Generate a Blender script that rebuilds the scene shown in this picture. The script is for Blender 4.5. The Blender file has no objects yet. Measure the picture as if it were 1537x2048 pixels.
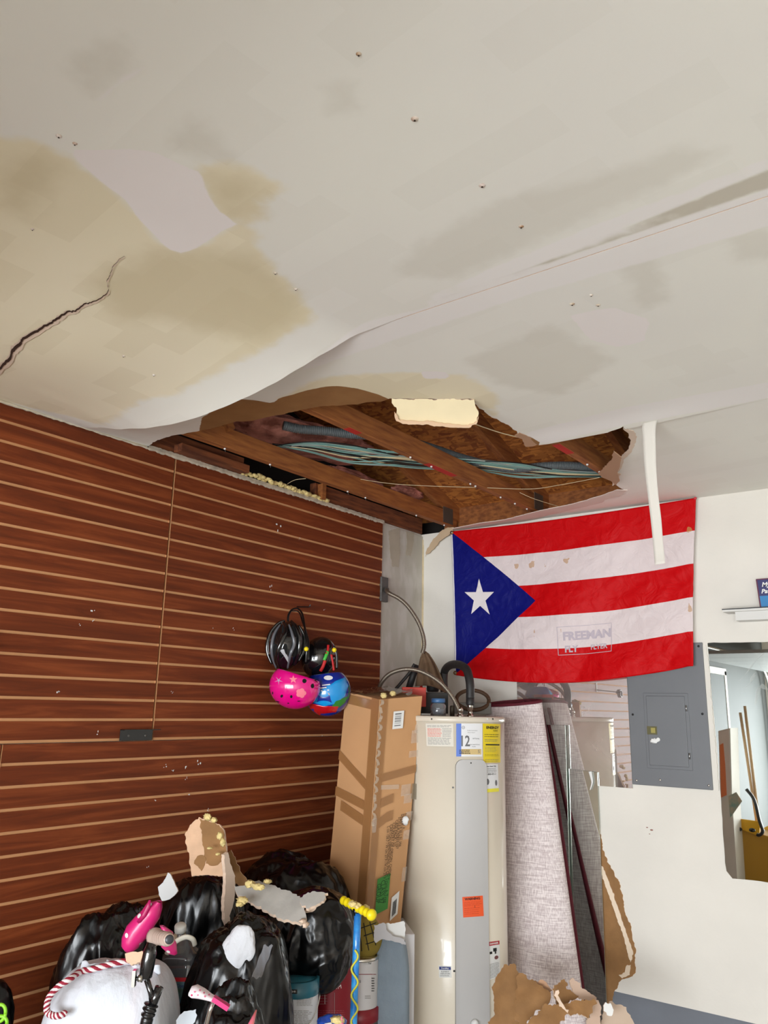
import bpy, bmesh, math, random
from mathutils import Vector, Matrix, noise, geometry
random.seed(7)
SC = bpy.context.scene
COL = SC.collection
V = Vector

# ------------------------------------------------------------------ camera
F_PX, ROLL, PITCH, AZ = 1600.0, 0.02, math.atan(391/1600.0), math.radians(37.1413)
CAM = V((2.81, -4.145, 1.36))
cam_d = bpy.data.cameras.new('camera'); cam = bpy.data.objects.new('camera', cam_d); COL.objects.link(cam)
SC.camera = cam
cam_d.sensor_fit = 'HORIZONTAL'; cam_d.sensor_width = 24.0; cam_d.lens = 24.0*F_PX/1537.0
cam_d.clip_start = 0.05; cam_d.clip_end = 200

def cam_vec(rr, up, fw):          # level camera frame to world
    return V((rr*math.cos(AZ)-fw*math.sin(AZ), rr*math.sin(AZ)+fw*math.cos(AZ), up))
def ray(x, y):
    u, v = x-768.5, y-1024.0
    uu = u*math.cos(ROLL)+v*math.sin(ROLL); vv = -u*math.sin(ROLL)+v*math.cos(ROLL)
    up = -vv*math.cos(PITCH)+F_PX*math.sin(PITCH); fw = vv*math.sin(PITCH)+F_PX*math.cos(PITCH)
    return cam_vec(uu, up, fw)
_f = ray(768.5, 1024).normalized(); _r = (ray(1768.5, 1024)-ray(768.5, 1024)).normalized(); _u = _r.cross(_f).normalized()
cam.matrix_world = Matrix(((_r.x, _u.x, -_f.x, CAM.x), (_r.y, _u.y, -_f.y, CAM.y), (_r.z, _u.z, -_f.z, CAM.z), (0, 0, 0, 1)))

# ------------------------------------------------------------------ light
SC.view_settings.view_transform = 'Standard'; SC.view_settings.look = 'None'
SC.view_settings.exposure = 0.32; SC.view_settings.gamma = 1.0
w = bpy.data.worlds.new('daylight'); SC.world = w; w.use_nodes = True
w.node_tree.nodes['Background'].inputs[0].default_value = (0.80, 0.90, 1.0, 1)
w.node_tree.nodes['Background'].inputs[1].default_value = 1.6
def area(name, loc, target, sx, sy, power, color):
    d = bpy.data.lights.new(name, 'AREA'); d.shape = 'RECTANGLE'; d.size = sx; d.size_y = sy; d.energy = power; d.color = color
    o = bpy.data.objects.new(name, d); COL.objects.link(o); o.location = loc
    o.rotation_euler = (V(target)-V(loc)).to_track_quat('-Z', 'Y').to_euler()
    return o
# daylight entering by the open garage door behind the camera
area('garage_door_daylight', (2.75, -9.1, 0.75), (1.2, 0.0, 1.75), 4.7, 2.0, 430, (0.92, 0.965, 1.0))
sun_d = bpy.data.lights.new('sun', 'SUN'); sun_d.energy = 7.0; sun_d.angle = 0.01
sun = bpy.data.objects.new('sun', sun_d); COL.objects.link(sun); sun.location = (4, -12, 8)
sun.rotation_euler = V((-0.35, -0.45, -1.0)).to_track_quat('-Z', 'Y').to_euler()

# ------------------------------------------------------------------ helpers
def P(px, py, X=None, Y=None, Z=None, O=None, N=None):
    t = ray(px, py)
    if X is not None: k = (X-CAM.x)/t.x
    elif Y is not None: k = (Y-CAM.y)/t.y
    elif Z is not None: k = (Z-CAM.z)/t.z
    else: k = (V(O)-CAM).dot(V(N))/t.dot(V(N))
    return CAM+t*k
def depth(p): return (V(p)-CAM).dot(_f)
def s2l(c): return tuple(((v/255.0)/12.92 if v/255.0 <= 0.04045 else ((v/255.0+0.055)/1.055)**2.4) for v in c)

MATS = {}
def mat(name, col=(128, 128, 128), rough=0.6, metal=0.0, var=0.0, vscale=8.0, bump=0.0, bscale=40.0, stretch=(1, 1, 1), col2=None, trans=0.0, spec=0.5, coat=0.0, alpha=None, detail=4.0, vlo=0.35, vhi=0.65, sub=0.0):
    if name in MATS: return MATS[name]
    m = bpy.data.materials.new(name); m.use_nodes = True; nt = m.node_tree; N = nt.nodes; L = nt.links
    b = N['Principled BSDF']; c = s2l(col)
    b.inputs['Base Color'].default_value = (*c, 1); b.inputs['Roughness'].default_value = rough
    b.inputs['Metallic'].default_value = metal; b.inputs['Specular IOR Level'].default_value = spec
    b.inputs['Coat Weight'].default_value = coat
    if trans: b.inputs['Transmission Weight'].default_value = trans
    if alpha is not None: b.inputs['Alpha'].default_value = alpha
    tc = N.new('ShaderNodeTexCoord'); mp = N.new('ShaderNodeMapping'); L.new(tc.outputs['Object'], mp.inputs[0]); mp.inputs['Scale'].default_value = stretch
    if var or col2:
        n = N.new('ShaderNodeTexNoise'); n.inputs['Scale'].default_value = vscale; n.inputs['Detail'].default_value = detail; L.new(mp.outputs[0], n.inputs[0])
        r = N.new('ShaderNodeMapRange'); r.inputs[1].default_value = vlo; r.inputs[2].default_value = vhi; L.new(n.outputs[0], r.inputs[0])
        mx = N.new('ShaderNodeMix'); mx.data_type = 'RGBA'; L.new(r.outputs[0], mx.inputs[0])
        if col2: a, d = c, s2l(col2)
        else: a, d = tuple(v*(1-var) for v in c), tuple(min(1, v*(1+var)) for v in c)
        mx.inputs[6].default_value = (*a, 1); mx.inputs[7].default_value = (*d, 1); L.new(mx.outputs[2], b.inputs['Base Color'])
    if bump:
        n2 = N.new('ShaderNodeTexNoise'); n2.inputs['Scale'].default_value = bscale; n2.inputs['Detail'].default_value = 5; L.new(mp.outputs[0], n2.inputs[0])
        bp = N.new('ShaderNodeBump'); bp.inputs['Strength'].default_value = bump; bp.inputs['Distance'].default_value = 0.01; L.new(n2.outputs[0], bp.inputs['Height']); L.new(bp.outputs[0], b.inputs['Normal'])
    MATS[name] = m; return m

def tag(o, label=None, cat=None, group=None, kind=None):
    if label: o['label'] = label
    if cat: o['category'] = cat
    if group: o['group'] = group
    if kind: o['kind'] = kind
    return o
def wloc(o):
    p = V((0, 0, 0))
    while o is not None: p = p+o.location; o = o.parent
    return p
def empty(name, loc, label, cat, group=None):
    o = bpy.data.objects.new(name, None); COL.objects.link(o); o.location = V(loc); o.empty_display_size = 0.05
    return tag(o, label, cat, group)

class MB:
    def __init__(s): s.v = []; s.f = []; s.m = []; s.mats = []; s.sm = []
    def mi(s, m):
        if m not in s.mats: s.mats.append(m)
        return s.mats.index(m)
    def add(s, vs, fs, m, smooth=False):
        b = len(s.v); s.v += [V(p) for p in vs]; k = s.mi(m)
        for f in fs: s.f.append([b+i for i in f]); s.m.append(k); s.sm.append(smooth)
    def box(s, lo, hi, m, M=None):
        (x0, y0, z0), (x1, y1, z1) = lo, hi
        vs = [V(p) for p in ((x0, y0, z0), (x1, y0, z0), (x1, y1, z0), (x0, y1, z0), (x0, y0, z1), (x1, y0, z1), (x1, y1, z1), (x0, y1, z1))]
        if M: vs = [M@p for p in vs]
        s.add(vs, [(0, 3, 2, 1), (4, 5, 6, 7), (0, 1, 5, 4), (1, 2, 6, 5), (2, 3, 7, 6), (3, 0, 4, 7)], m)
    def beam(s, a, b, wx, wz, m, up=(0, 0, 1)):
        a, b = V(a), V(b); d = (b-a).normalized(); r = d.cross(V(up)).normalized(); u = r.cross(d)
        vs = []
        for p in (a, b):
            for i, j in ((-1, -1), (1, -1), (1, 1), (-1, 1)): vs.append(p+r*(wx/2*i)+u*(wz/2*j))
        s.add(vs, [(3, 2, 1, 0), (4, 5, 6, 7), (0, 1, 5, 4), (1, 2, 6, 5), (2, 3, 7, 6), (3, 0, 4, 7)], m)
    def tube(s, pts, r, m, n=10, caps=True, sq=1.0):
        pts = [V(p) for p in pts]; k = len(pts); rings = []
        rf = r if callable(r) else (lambda t: r)
        t0 = (pts[1]-pts[0]).normalized(); nrm = t0.orthogonal().normalized()
        for i, p in enumerate(pts):
            t = (pts[min(i+1, k-1)]-pts[max(i-1, 0)]).normalized()
            nrm = (nrm-t*nrm.dot(t)).normalized(); bn = t.cross(nrm); rr = rf(i/(k-1))
            rings.append([p+nrm*(math.cos(2*math.pi*j/n)*rr)+bn*(math.sin(2*math.pi*j/n)*rr*sq) for j in range(n)])
        vs = [q for g in rings for q in g]; fs = []
        for i in range(k-1):
            for j in range(n): fs.append((i*n+j, i*n+(j+1) % n, (i+1)*n+(j+1) % n, (i+1)*n+j))
        if caps: fs += [tuple(reversed(range(n))), tuple((k-1)*n+j for j in range(n))]
        s.add(vs, fs, m, True)
    def lathe(s, c, prof, m, n=40, axis=None, cap=True):
        c = V(c); q = V(axis).to_track_quat('Z', 'Y').to_matrix() if axis else Matrix.Identity(3)
        vs = [c+q@V((math.cos(2*math.pi*j/n)*r, math.sin(2*math.pi*j/n)*r, z)) for r, z in prof for j in range(n)]; fs = []
        for i in range(len(prof)-1):
            for j in range(n): fs.append((i*n+j, i*n+(j+1) % n, (i+1)*n+(j+1) % n, (i+1)*n+j))
        if cap: fs += [tuple(reversed(range(n))), tuple((len(prof)-1)*n+j for j in range(n))]
        s.add(vs, fs, m, True)
    def surf(s, fn, nu, nv, m, smooth=True, flip=False):
        vs = [fn(i/nu, j/nv) for j in range(nv+1) for i in range(nu+1)]; fs = []
        for j in range(nv):
            for i in range(nu):
                a = j*(nu+1)+i; q = (a, a+1, a+nu+2, a+nu+1); fs.append(q[::-1] if flip else q)
        s.add(vs, fs, m, smooth)
    def ball(s, c, rad, m, sub=3, fn=None, R=None):
        bm = bmesh.new(); bmesh.ops.create_icosphere(bm, subdivisions=sub, radius=1)
        rad = V(rad) if not isinstance(rad, (int, float)) else V((rad,)*3); vs = []
        for q in bm.verts:
            d = q.co.copy(); k = fn(d) if fn else 1.0
            p = V((d.x*rad.x, d.y*rad.y, d.z*rad.z))*k
            if R: p = R@p
            vs.append(V(c)+p)
        s.add(vs, [[q.index for q in f.verts] for f in bm.faces], m, True); bm.free()
    def build(s, name, parent=None, bevel=0.0, seg=2, attrs=None, loc=None):
        if parent is not None: o0 = wloc(parent)
        elif loc is not None: o0 = V(loc)
        else:
            zs = min(p.z for p in s.v); o0 = V((sum(p.x for p in s.v)/len(s.v), sum(p.y for p in s.v)/len(s.v), zs))
        me = bpy.data.meshes.new(name); me.from_pydata([p-o0 for p in s.v], [], s.f)
        for m in s.mats: me.materials.append(m)
        me.polygons.foreach_set('material_index', s.m); me.polygons.foreach_set('use_smooth', s.sm)
        if attrs:
            for k, vals in attrs.items():
                a = me.attributes.new(k, 'FLOAT', 'POINT'); a.data.foreach_set('value', vals)
        me.update()
        o = bpy.data.objects.new(name, me); COL.objects.link(o)
        if parent is not None: o.parent = parent
        else: o.location = o0
        if bevel:
            b = o.modifiers.new('bevel', 'BEVEL'); b.width = bevel; b.segments = seg; b.limit_method = 'ANGLE'
        return o

_tc = {}
def textgeo(txt, size, align='CENTER', bold=0.0, shear=0.0):
    k = (txt, size, align, bold, shear)
    if k in _tc: return _tc[k]
    c = bpy.data.curves.new('lettering', 'FONT'); c.body = txt; c.size = size; c.align_x = align; c.align_y = 'CENTER'
    c.resolution_u = 2; c.offset = bold; c.shear = shear
    o = bpy.data.objects.new('lettering', c); COL.objects.link(o)
    dg = bpy.context.evaluated_depsgraph_get(); me = bpy.data.meshes.new_from_object(o.evaluated_get(dg))
    r = ([v.co.xy.copy() for v in me.vertices], [list(p.vertices) for p in me.polygons])
    bpy.data.objects.remove(o); bpy.data.curves.remove(c); bpy.data.meshes.remove(me); _tc[k] = r; return r
def put_text(mb, txt, size, fn, m, u=0, v=0, align='CENTER', rot=0.0, bold=0.0, sx=1.0, shear=0.0):
    vs, fs = textgeo(txt, size, align, bold, shear); c, s_ = math.cos(rot), math.sin(rot)
    mb.add([fn(u+(p.x*sx)*c-p.y*s_, v+(p.x*sx)*s_+p.y*c) for p in vs], fs, m)
def put_rect(mb, fn, u0, v0, u1, v1, m, n=6):
    mb.surf(lambda a, b: fn(u0+(u1-u0)*a, v0+(v1-v0)*b), n, max(1, n//2), m)

def spline(pts, k=8):
    pts = [V(p) for p in pts]; out = []
    for i in range(len(pts)-1):
        p0, p1, p2, p3 = pts[max(i-1, 0)], pts[i], pts[i+1], pts[min(i+2, len(pts)-1)]
        for j in range(k):
            t = j/k; out.append(0.5*((2*p1)+(p2-p0)*t+(2*p0-5*p1+4*p2-p3)*t*t+(3*p1-p0-3*p2+p3)*t*t*t))
    out.append(pts[-1]); return out
def ragged(poly, step, amp, seed=0, closed=True):        # 2-D outline with fine torn edge
    out = []; n = len(poly); rnd = random.Random(seed)
    for i in range(n if closed else n-1):
        a, b = V(poly[i]), V(poly[(i+1) % n]); d = (b-a); L = d.length; k = max(1, int(L/step)); nn = V((-d.y, d.x)).normalized() if L > 1e-9 else V((0, 0))
        for j in range(k):
            t = j/k; e = (0 if j == 0 else amp*(noise.noise(V((a.x+d.x*t, a.y+d.y*t, seed))*(0.35/step))*1.6+rnd.uniform(-.4, .4)))
            out.append(a+d*t+nn*e)
    if not closed: out.append(V(poly[-1]))
    return out
def inside(p, poly):
    c = False; n = len(poly); j = n-1
    for i in range(n):
        a, b = poly[i], poly[j]
        if (a[1] > p[1]) != (b[1] > p[1]) and p[0] < (b[0]-a[0])*(p[1]-a[1])/(b[1]-a[1]+1e-12)+a[0]: c = not c
        j = i
    return c
def segd(p, a, b):
    ax, ay = a[0], a[1]; dx, dy = b[0]-ax, b[1]-ay; L = dx*dx+dy*dy
    t = 0 if L == 0 else max(0, min(1, ((p[0]-ax)*dx+(p[1]-ay)*dy)/L))
    return math.hypot(p[0]-ax-dx*t, p[1]-ay-dy*t)
def sdf(p, poly, lim=0.25):
    x0 = min(q[0] for q in poly)-lim; x1 = max(q[0] for q in poly)+lim; y0 = min(q[1] for q in poly)-lim; y1 = max(q[1] for q in poly)+lim
    if not (x0 < p[0] < x1 and y0 < p[1] < y1): return -lim
    d = min(segd(p, poly[i], poly[i-1]) for i in range(len(poly)))
    return max(-lim, min(lim, d if inside(p, poly) else -d))
def cdt(outline, holes, step):                      # triangulated 2-D region; holes may cross the outline
    pts = [V(p) for p in outline]; edges = [(i, (i+1) % len(pts)) for i in range(len(pts))]
    for h in holes:
        b = len(pts); pts += [V(p) for p in h]; edges += [(b+i, b+(i+1) % len(h)) for i in range(len(h))]
    x0 = min(p.x for p in pts); x1 = max(p.x for p in pts); y0 = min(p.y for p in pts); y1 = max(p.y for p in pts)
    nx, ny = max(1, int((x1-x0)/step)), max(1, int((y1-y0)/step))
    for i in range(1, nx):
        for j in range(1, ny):
            q = V((x0+(x1-x0)*i/nx+random.uniform(-.1, .1)*step, y0+(y1-y0)*j/ny+random.uniform(-.1, .1)*step))
            if inside(q, outline) and not any(inside(q, h) for h in holes): pts.append(q)
    r = geometry.delaunay_2d_cdt(pts, edges, [], 0, 1e-6)
    vs, fs = r[0], []
    for f in r[2]:
        c = (vs[f[0]]+vs[f[1]]+vs[f[2]])/3
        if inside(c, outline) and not any(inside(c, h) for h in holes): fs.append(list(f))
    used = sorted({i for f in fs for i in f}); mp = {k: i for i, k in enumerate(used)}
    return [vs[k] for k in used], [[mp[i] for i in f] for f in fs]
def shard(name, pxs, O, N, th, mface, mrim=None, mback=None, amp=0.0, fs=6.0, seed=1, parent=None, step=0.02, rag=0.004, rstep=0.007, bend=None):
    """sheet with real thickness whose outline runs through the given view points on plane O,N"""
    O, N = V(O), V(N).normalized(); ax = N.orthogonal().normalized(); ay = N.cross(ax)
    if N.dot(CAM-O) < 0: N = -N
    w3 = [P(*q, O=O, N=N) for q in pxs]; c = sum(w3, V())/len(w3)
    p2 = [V(((q-c).dot(ax), (q-c).dot(ay))) for q in w3]
    p2 = ragged(p2, rstep, rag, seed)
    vs, fc = cdt(p2, [], step)
    def lift(q):
        h = amp*(noise.noise(V((q.x*fs, q.y*fs, seed*3.7)))*1.0+noise.noise(V((q.x*fs*2.7, q.y*fs*2.7, seed*1.3)))*.4)
        if bend: h += bend(q)
        return h
    top = [c+ax*q.x+ay*q.y+N*lift(q) for q in vs]; n = len(top); bot = [p-N*th for p in top]
    mb = MB(); fr = []
    for f in fc:
        a, b_, d = top[f[0]], top[f[1]], top[f[2]]
        fr.append(f if (b_-a).cross(d-a).dot(N) > 0 else f[::-1])
    cnt = {}
    for f in fr:
        for i in range(3):
            e = (f[i], f[(i+1) % 3]); cnt[e] = 1
    rim = [e for e in cnt if (e[1], e[0]) not in cnt]
    mb.add(top+bot, fr, mface, True)
    k2 = mb.mi(mback or mface); k3 = mb.mi(mrim or mface)
    for f in fr: mb.f.append([i+n for i in reversed(f)]); mb.m.append(k2); mb.sm.append(True)
    for a, b_ in rim: mb.add([top[b_], top[a], bot[a], bot[b_]], [(0, 1, 2, 3)], mrim or mface)
    return mb.build(name, parent)

# ------------------------------------------------------------------ materials
M_white = mat('white_paint', (226, 221, 212), .75, var=.03, vscale=3, bump=.05, bscale=60)
M_gyp = mat('gypsum_core', (226, 200, 178), .95, var=.08, vscale=30, bump=.3, bscale=90)
M_kraft = mat('kraft_paper_backing', (150, 110, 68), .85, var=.15, vscale=9, bump=.35, bscale=30)
M_wood = mat('old_framing_lumber', (172, 106, 50), .8, col2=(128, 70, 30), vscale=9, stretch=(6, .7, 6), bump=.2, bscale=30, vlo=.3, vhi=.7)
M_wood2 = mat('old_framing_lumber_dark', (134, 74, 38), .85, col2=(88, 44, 22), vscale=9, stretch=(6, .7, 6), bump=.2, bscale=30)
M_red = mat('red_stencil_ink', (190, 40, 28), .8)
M_galv = mat('galvanised_plate', (110, 108, 104), .5, .7, bump=.5, bscale=150)
M_black = mat('black_plastic', (14, 14, 15), .3, coat=.3)
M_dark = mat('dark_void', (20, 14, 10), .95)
M_bag = mat('black_bin_bag_film', (6, 6, 7), .22, spec=.45)
_nt = M_bag.node_tree; _N = _nt.nodes; _L = _nt.links; _tcb = _N.new('ShaderNodeTexCoord'); _mp = _N.new('ShaderNodeMapping'); _mp.inputs['Scale'].default_value = (1.5, 1.5, .8); _L.new(_tcb.outputs['Object'], _mp.inputs[0])
_n = _N.new('ShaderNodeTexNoise'); _n.noise_type = 'RIDGED_MULTIFRACTAL'; _n.inputs['Scale'].default_value = 6; _n.inputs['Detail'].default_value = 9; _n.inputs['Roughness'].default_value = .75; _n.inputs['Distortion'].default_value = 1.1; _L.new(_mp.outputs[0], _n.inputs[0])
_bp = _N.new('ShaderNodeBump'); _bp.inputs['Strength'].default_value = 1.0; _bp.inputs['Distance'].default_value = .03; _L.new(_n.outputs[0], _bp.inputs['Height']); _L.new(_bp.outputs[0], _N['Principled BSDF'].inputs['Normal'])
M_chrome = mat('chrome', (215, 212, 205), .18, 1.0)
M_paper = mat('white_paper', (232, 232, 230), .7)
M_ink = mat('black_ink', (24, 24, 24), .7)
M_grey = mat('grey_ink', (110, 110, 112), .7)
M_yellow = mat('yellow_plastic', (238, 214, 20), .4)
M_foam = mat('spray_foam', (226, 204, 140), .9, var=.12, vscale=40, bump=.6, bscale=80)
M_tape = mat('joint_tape', (212, 207, 198), .8)
M_conc = mat('concrete', (128, 128, 130), .85, var=.08, vscale=5, bump=.1, bscale=50)

# ================================================================== SETTING
CH, FL = 2.44, -0.30
XR, YF = 5.6, -9.2
mb = MB(); mb.box((-0.3, YF-.1, FL-.1), (XR+.2, .3, FL), mat('pale_concrete_floor', (186, 184, 178), .8, var=.06, vscale=4)); tag(mb.build('floor'), kind='structure')
mb = MB(); mb.box((-12, YF-16, FL-.12), (18, YF-.1, FL-.02), mat('driveway_concrete', (205, 200, 190), .9, var=.05)); tag(mb.build('driveway'), kind='structure')
M_lw = mat('worn_white_wall', (204, 196, 186), .8, col2=(222, 217, 208), vscale=5, bump=.1, bscale=30)
mb = MB(); mb.box((-.14, YF, FL), (-.021, .0, CH), M_lw); tag(mb.build('wall_left'), kind='structure')
mb = MB()
mb.box((-.14, 0, .045), (XR, .10, CH), M_white)
mb.box((-.14, .006, FL), (XR, .10, .045), mat('painted_stem_wall', (112, 116, 124), .7, var=.04, vscale=6))
tag(mb.build('wall_back'), kind='structure')
mb = MB(); mb.box((XR, YF, FL), (XR+.1, .1, 3.0), M_white); tag(mb.build('wall_right'), kind='structure')
mb = MB(); mb.box((-.14, YF-.1, 1.85), (XR+.1, YF, 3.2), M_white); mb.box((-.14, YF-.1, FL), (.35, YF, 1.85), M_white); mb.box((5.3, YF-.1, FL), (XR+.1, YF, 1.85), M_white)
tag(mb.build('wall_front'), kind='structure')

# ---- slatwall
def slat_material():
    m = bpy.data.materials.new('cherry_wood_laminate'); m.use_nodes = True; nt = m.node_tree; N = nt.nodes; L = nt.links; b = N['Principled BSDF']
    geo = N.new('ShaderNodeNewGeometry'); sep = N.new('ShaderNodeSeparateXYZ'); L.new(geo.outputs['Position'], sep.inputs[0])
    dv = N.new('ShaderNodeMath'); dv.operation = 'DIVIDE'; dv.inputs[1].default_value = .0762; L.new(sep.outputs[2], dv.inputs[0])
    ad = N.new('ShaderNodeMath'); ad.operation = 'ADD'; ad.inputs[1].default_value = 100-(2.43/.0762) % 1; L.new(dv.outputs[0], ad.inputs[0])
    fl = N.new('ShaderNodeMath'); fl.operation = 'FLOOR'; L.new(ad.outputs[0], fl.inputs[0])
    cb = N.new('ShaderNodeCombineXYZ'); ml = N.new('ShaderNodeMath'); ml.operation = 'MULTIPLY'; ml.inputs[1].default_value = 3.17; L.new(fl.outputs[0], ml.inputs[0]); L.new(ml.outputs[0], cb.inputs[0])
    va = N.new('ShaderNodeVectorMath'); va.operation = 'ADD'; L.new(geo.outputs['Position'], va.inputs[0]); L.new(cb.outputs[0], va.inputs[1])
    mp = N.new('ShaderNodeMapping'); mp.inputs['Scale'].default_value = (1, 1.0, 17); L.new(va.outputs[0], mp.inputs[0])
    n = N.new('ShaderNodeTexNoise'); n.inputs['Scale'].default_value = 1.5; n.inputs['Detail'].default_value = 7; n.inputs['Distortion'].default_value = .9; n.inputs['Roughness'].default_value = .62; L.new(mp.outputs[0], n.inputs[0])
    r = N.new('ShaderNodeValToRGB'); L.new(n.outputs[0], r.inputs[0]); e = r.color_ramp.elements
    e[0].position = .28; e[0].color = (*s2l((88, 42, 24)), 1); e[1].position = .72; e[1].color = (*s2l((144, 74, 40)), 1)
    k = r.color_ramp.elements.new(.5); k.color = (*s2l((114, 54, 29)), 1)
    L.new(r.outputs[0], b.inputs['Base Color']); b.inputs['Roughness'].default_value = .5; b.inputs['Specular IOR Level'].default_value = .15
    return m
M_slat = slat_material()
M_tan = mat('bare_mdf', (198, 147, 102), .85, var=.05)
def slat_panel(y0, y1, z0, z1, label, ztop=2.43):
    mb = MB(); pit = .0762; z = ztop; prof = []
    segs = []
    while z > z0+.001:
        zb = max(z0, z-pit)
        if zb < z1-.001: segs.append((min(z, z1), zb))
        z -= pit
    for zt, zb in segs:
        g = .0108 if zt-zb > .03 else 0
        def quad(a, b_, m): mb.add([(a[0], y0, a[1]), (a[0], y1, a[1]), (b_[0], y1, b_[1]), (b_[0], y0, b_[1])], [(0, 1, 2, 3)], m)
        quad((0, zt), (0, zb+g), M_slat)
        if g:
            quad((0, zb+g), (-.005, zb+g), M_tan); quad((-.005, zb+g), (-.005, zb), M_tan); quad((-.005, zb), (0, zb), M_tan)
    for y in (y0, y1):
        mb.add([(0, y, z0), (0, y, z1), (-.018, y, z1), (-.018, y, z0)], [(0, 1, 2, 3)], M_tan)
    mb.add([(0, y0, z1), (0, y1, z1), (-.018, y1, z1), (-.018, y0, z1)], [(0, 1, 2, 3)], M_tan)
    mb.add([(-.019, y0, z0), (-.019, y1, z0), (-.019, y1, z1), (-.019, y0, z1)], [(0, 1, 2, 3)], M_tan)
    return tag(mb.build('slatwall'), label, 'wall panel', 'reddish wood slatwall panels on the left wall')
slat_panel(-1.980, -.445, 1.21, 2.43, 'reddish slatwall panel right of the upper vertical joint, helmets hanging on it')
slat_panel(-4.42, -1.990, 1.21, 2.43, 'reddish slatwall panel left of the upper vertical joint, under the sagging ceiling')
slat_panel(-2.615, -.445, 0.0, 1.2085, 'reddish slatwall panel below the black bracket, behind the garbage bags')
slat_panel(-5.05, -2.621, 0.0, 1.2085, 'reddish slatwall panel at the lower left edge of the photo, beside the lower joint')
slat_panel(-5.05, -.445, -.29, -.002, 'bottom strip of reddish slatwall behind the clutter on the floor')

# ---- ceiling, three drywall sheets; the second and third share the torn hole
YS1, YS2 = -2.46, -1.24
def lerp(x, xs, ys):
    if x <= xs[0]: return ys[0]
    for i in range(1, len(xs)):
        if x <= xs[i]:
            t = (x-xs[i-1])/(xs[i]-xs[i-1]); t = t*t*(3-2*t)*.5+t*.5; return ys[i-1]+(ys[i]-ys[i-1])*t
    return ys[-1]
def sag_a(x, y):
    t = max(0, min(1, (YS1-y)/1.22)); s = lerp(x, [0, .1, .3, .45, .6, .72, .85, .97, 1.08, 1.19, 1.29, 1.42, 1.6], [.012, .035, .08, .105, .118, .12, .112, .10, .083, .058, .034, .006, 0])
    return s*(.55*(1-t)**1.5+.45*(1-t)**7)+.03*math.exp(-((x-.62)/.35)**2-((y+2.95)/.3)**2)
def sag_b(x, y):
    t = max(0, min(1, (y-YS1)/.5)); s = lerp(x, [0, .1, .3, .45, .6, .8, 1.0, 1.2], [.012, .035, .07, .08, .07, .045, .02, 0])
    edge = .012*math.exp(-((y-YS2)/.08)**2)*max(0, min(1, (x-1.3)/.15))*max(0, min(1, (2.3-x)/.4))
    return s*((1-t)**1.6)+edge
def sag(x, y): return sag_a(x, y) if y < YS1 else (sag_b(x, y) if y < YS2 else 0.0)
def CP(px, py, fn=sag):                               # view point onto the sagging ceiling
    z = CH
    for _ in range(12):
        q = P(px, py, Z=z); z = .5*z+.5*(CH-fn(q.x, q.y))
    return P(px, py, Z=z)
def C2(pxs, fn=sag): return [V((q.x, q.y)) for q in (CP(*p, fn) for p in pxs)]
hole_px = [(296, 893), (315, 880), (345, 871), (380, 865), (398, 862), (453, 849), (471, 843), (504, 842), (526, 836), (569, 828), (589, 823), (640, 813), (708, 809), (741, 804), (767, 802), (780, 797), (792, 797), (870, 798), (945, 798), (955, 812), (975, 828), (1000, 842), (1020, 852), (1040, 868), (1060, 876), (1078, 888), (1110, 882), (1160, 872), (1215, 860), (1248, 852), (1262, 862), (1268, 880), (1262, 900), (1245, 915), (1243, 930), (1232, 946), (1238, 960), (1228, 966), (1250, 980), (1245, 988), (1200, 1000), (1165, 1010), (1120, 1022), (1090, 1030), (1040, 1038)]
hole = C2(hole_px, lambda x, y: sag_b(x, y) if y < YS2 else 0)
hole += [V((.60, .05)), V((-.05, .05)), V((-.05, hole[0].y))]
hole = ragged(hole, .012, .0045, 3)
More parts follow.
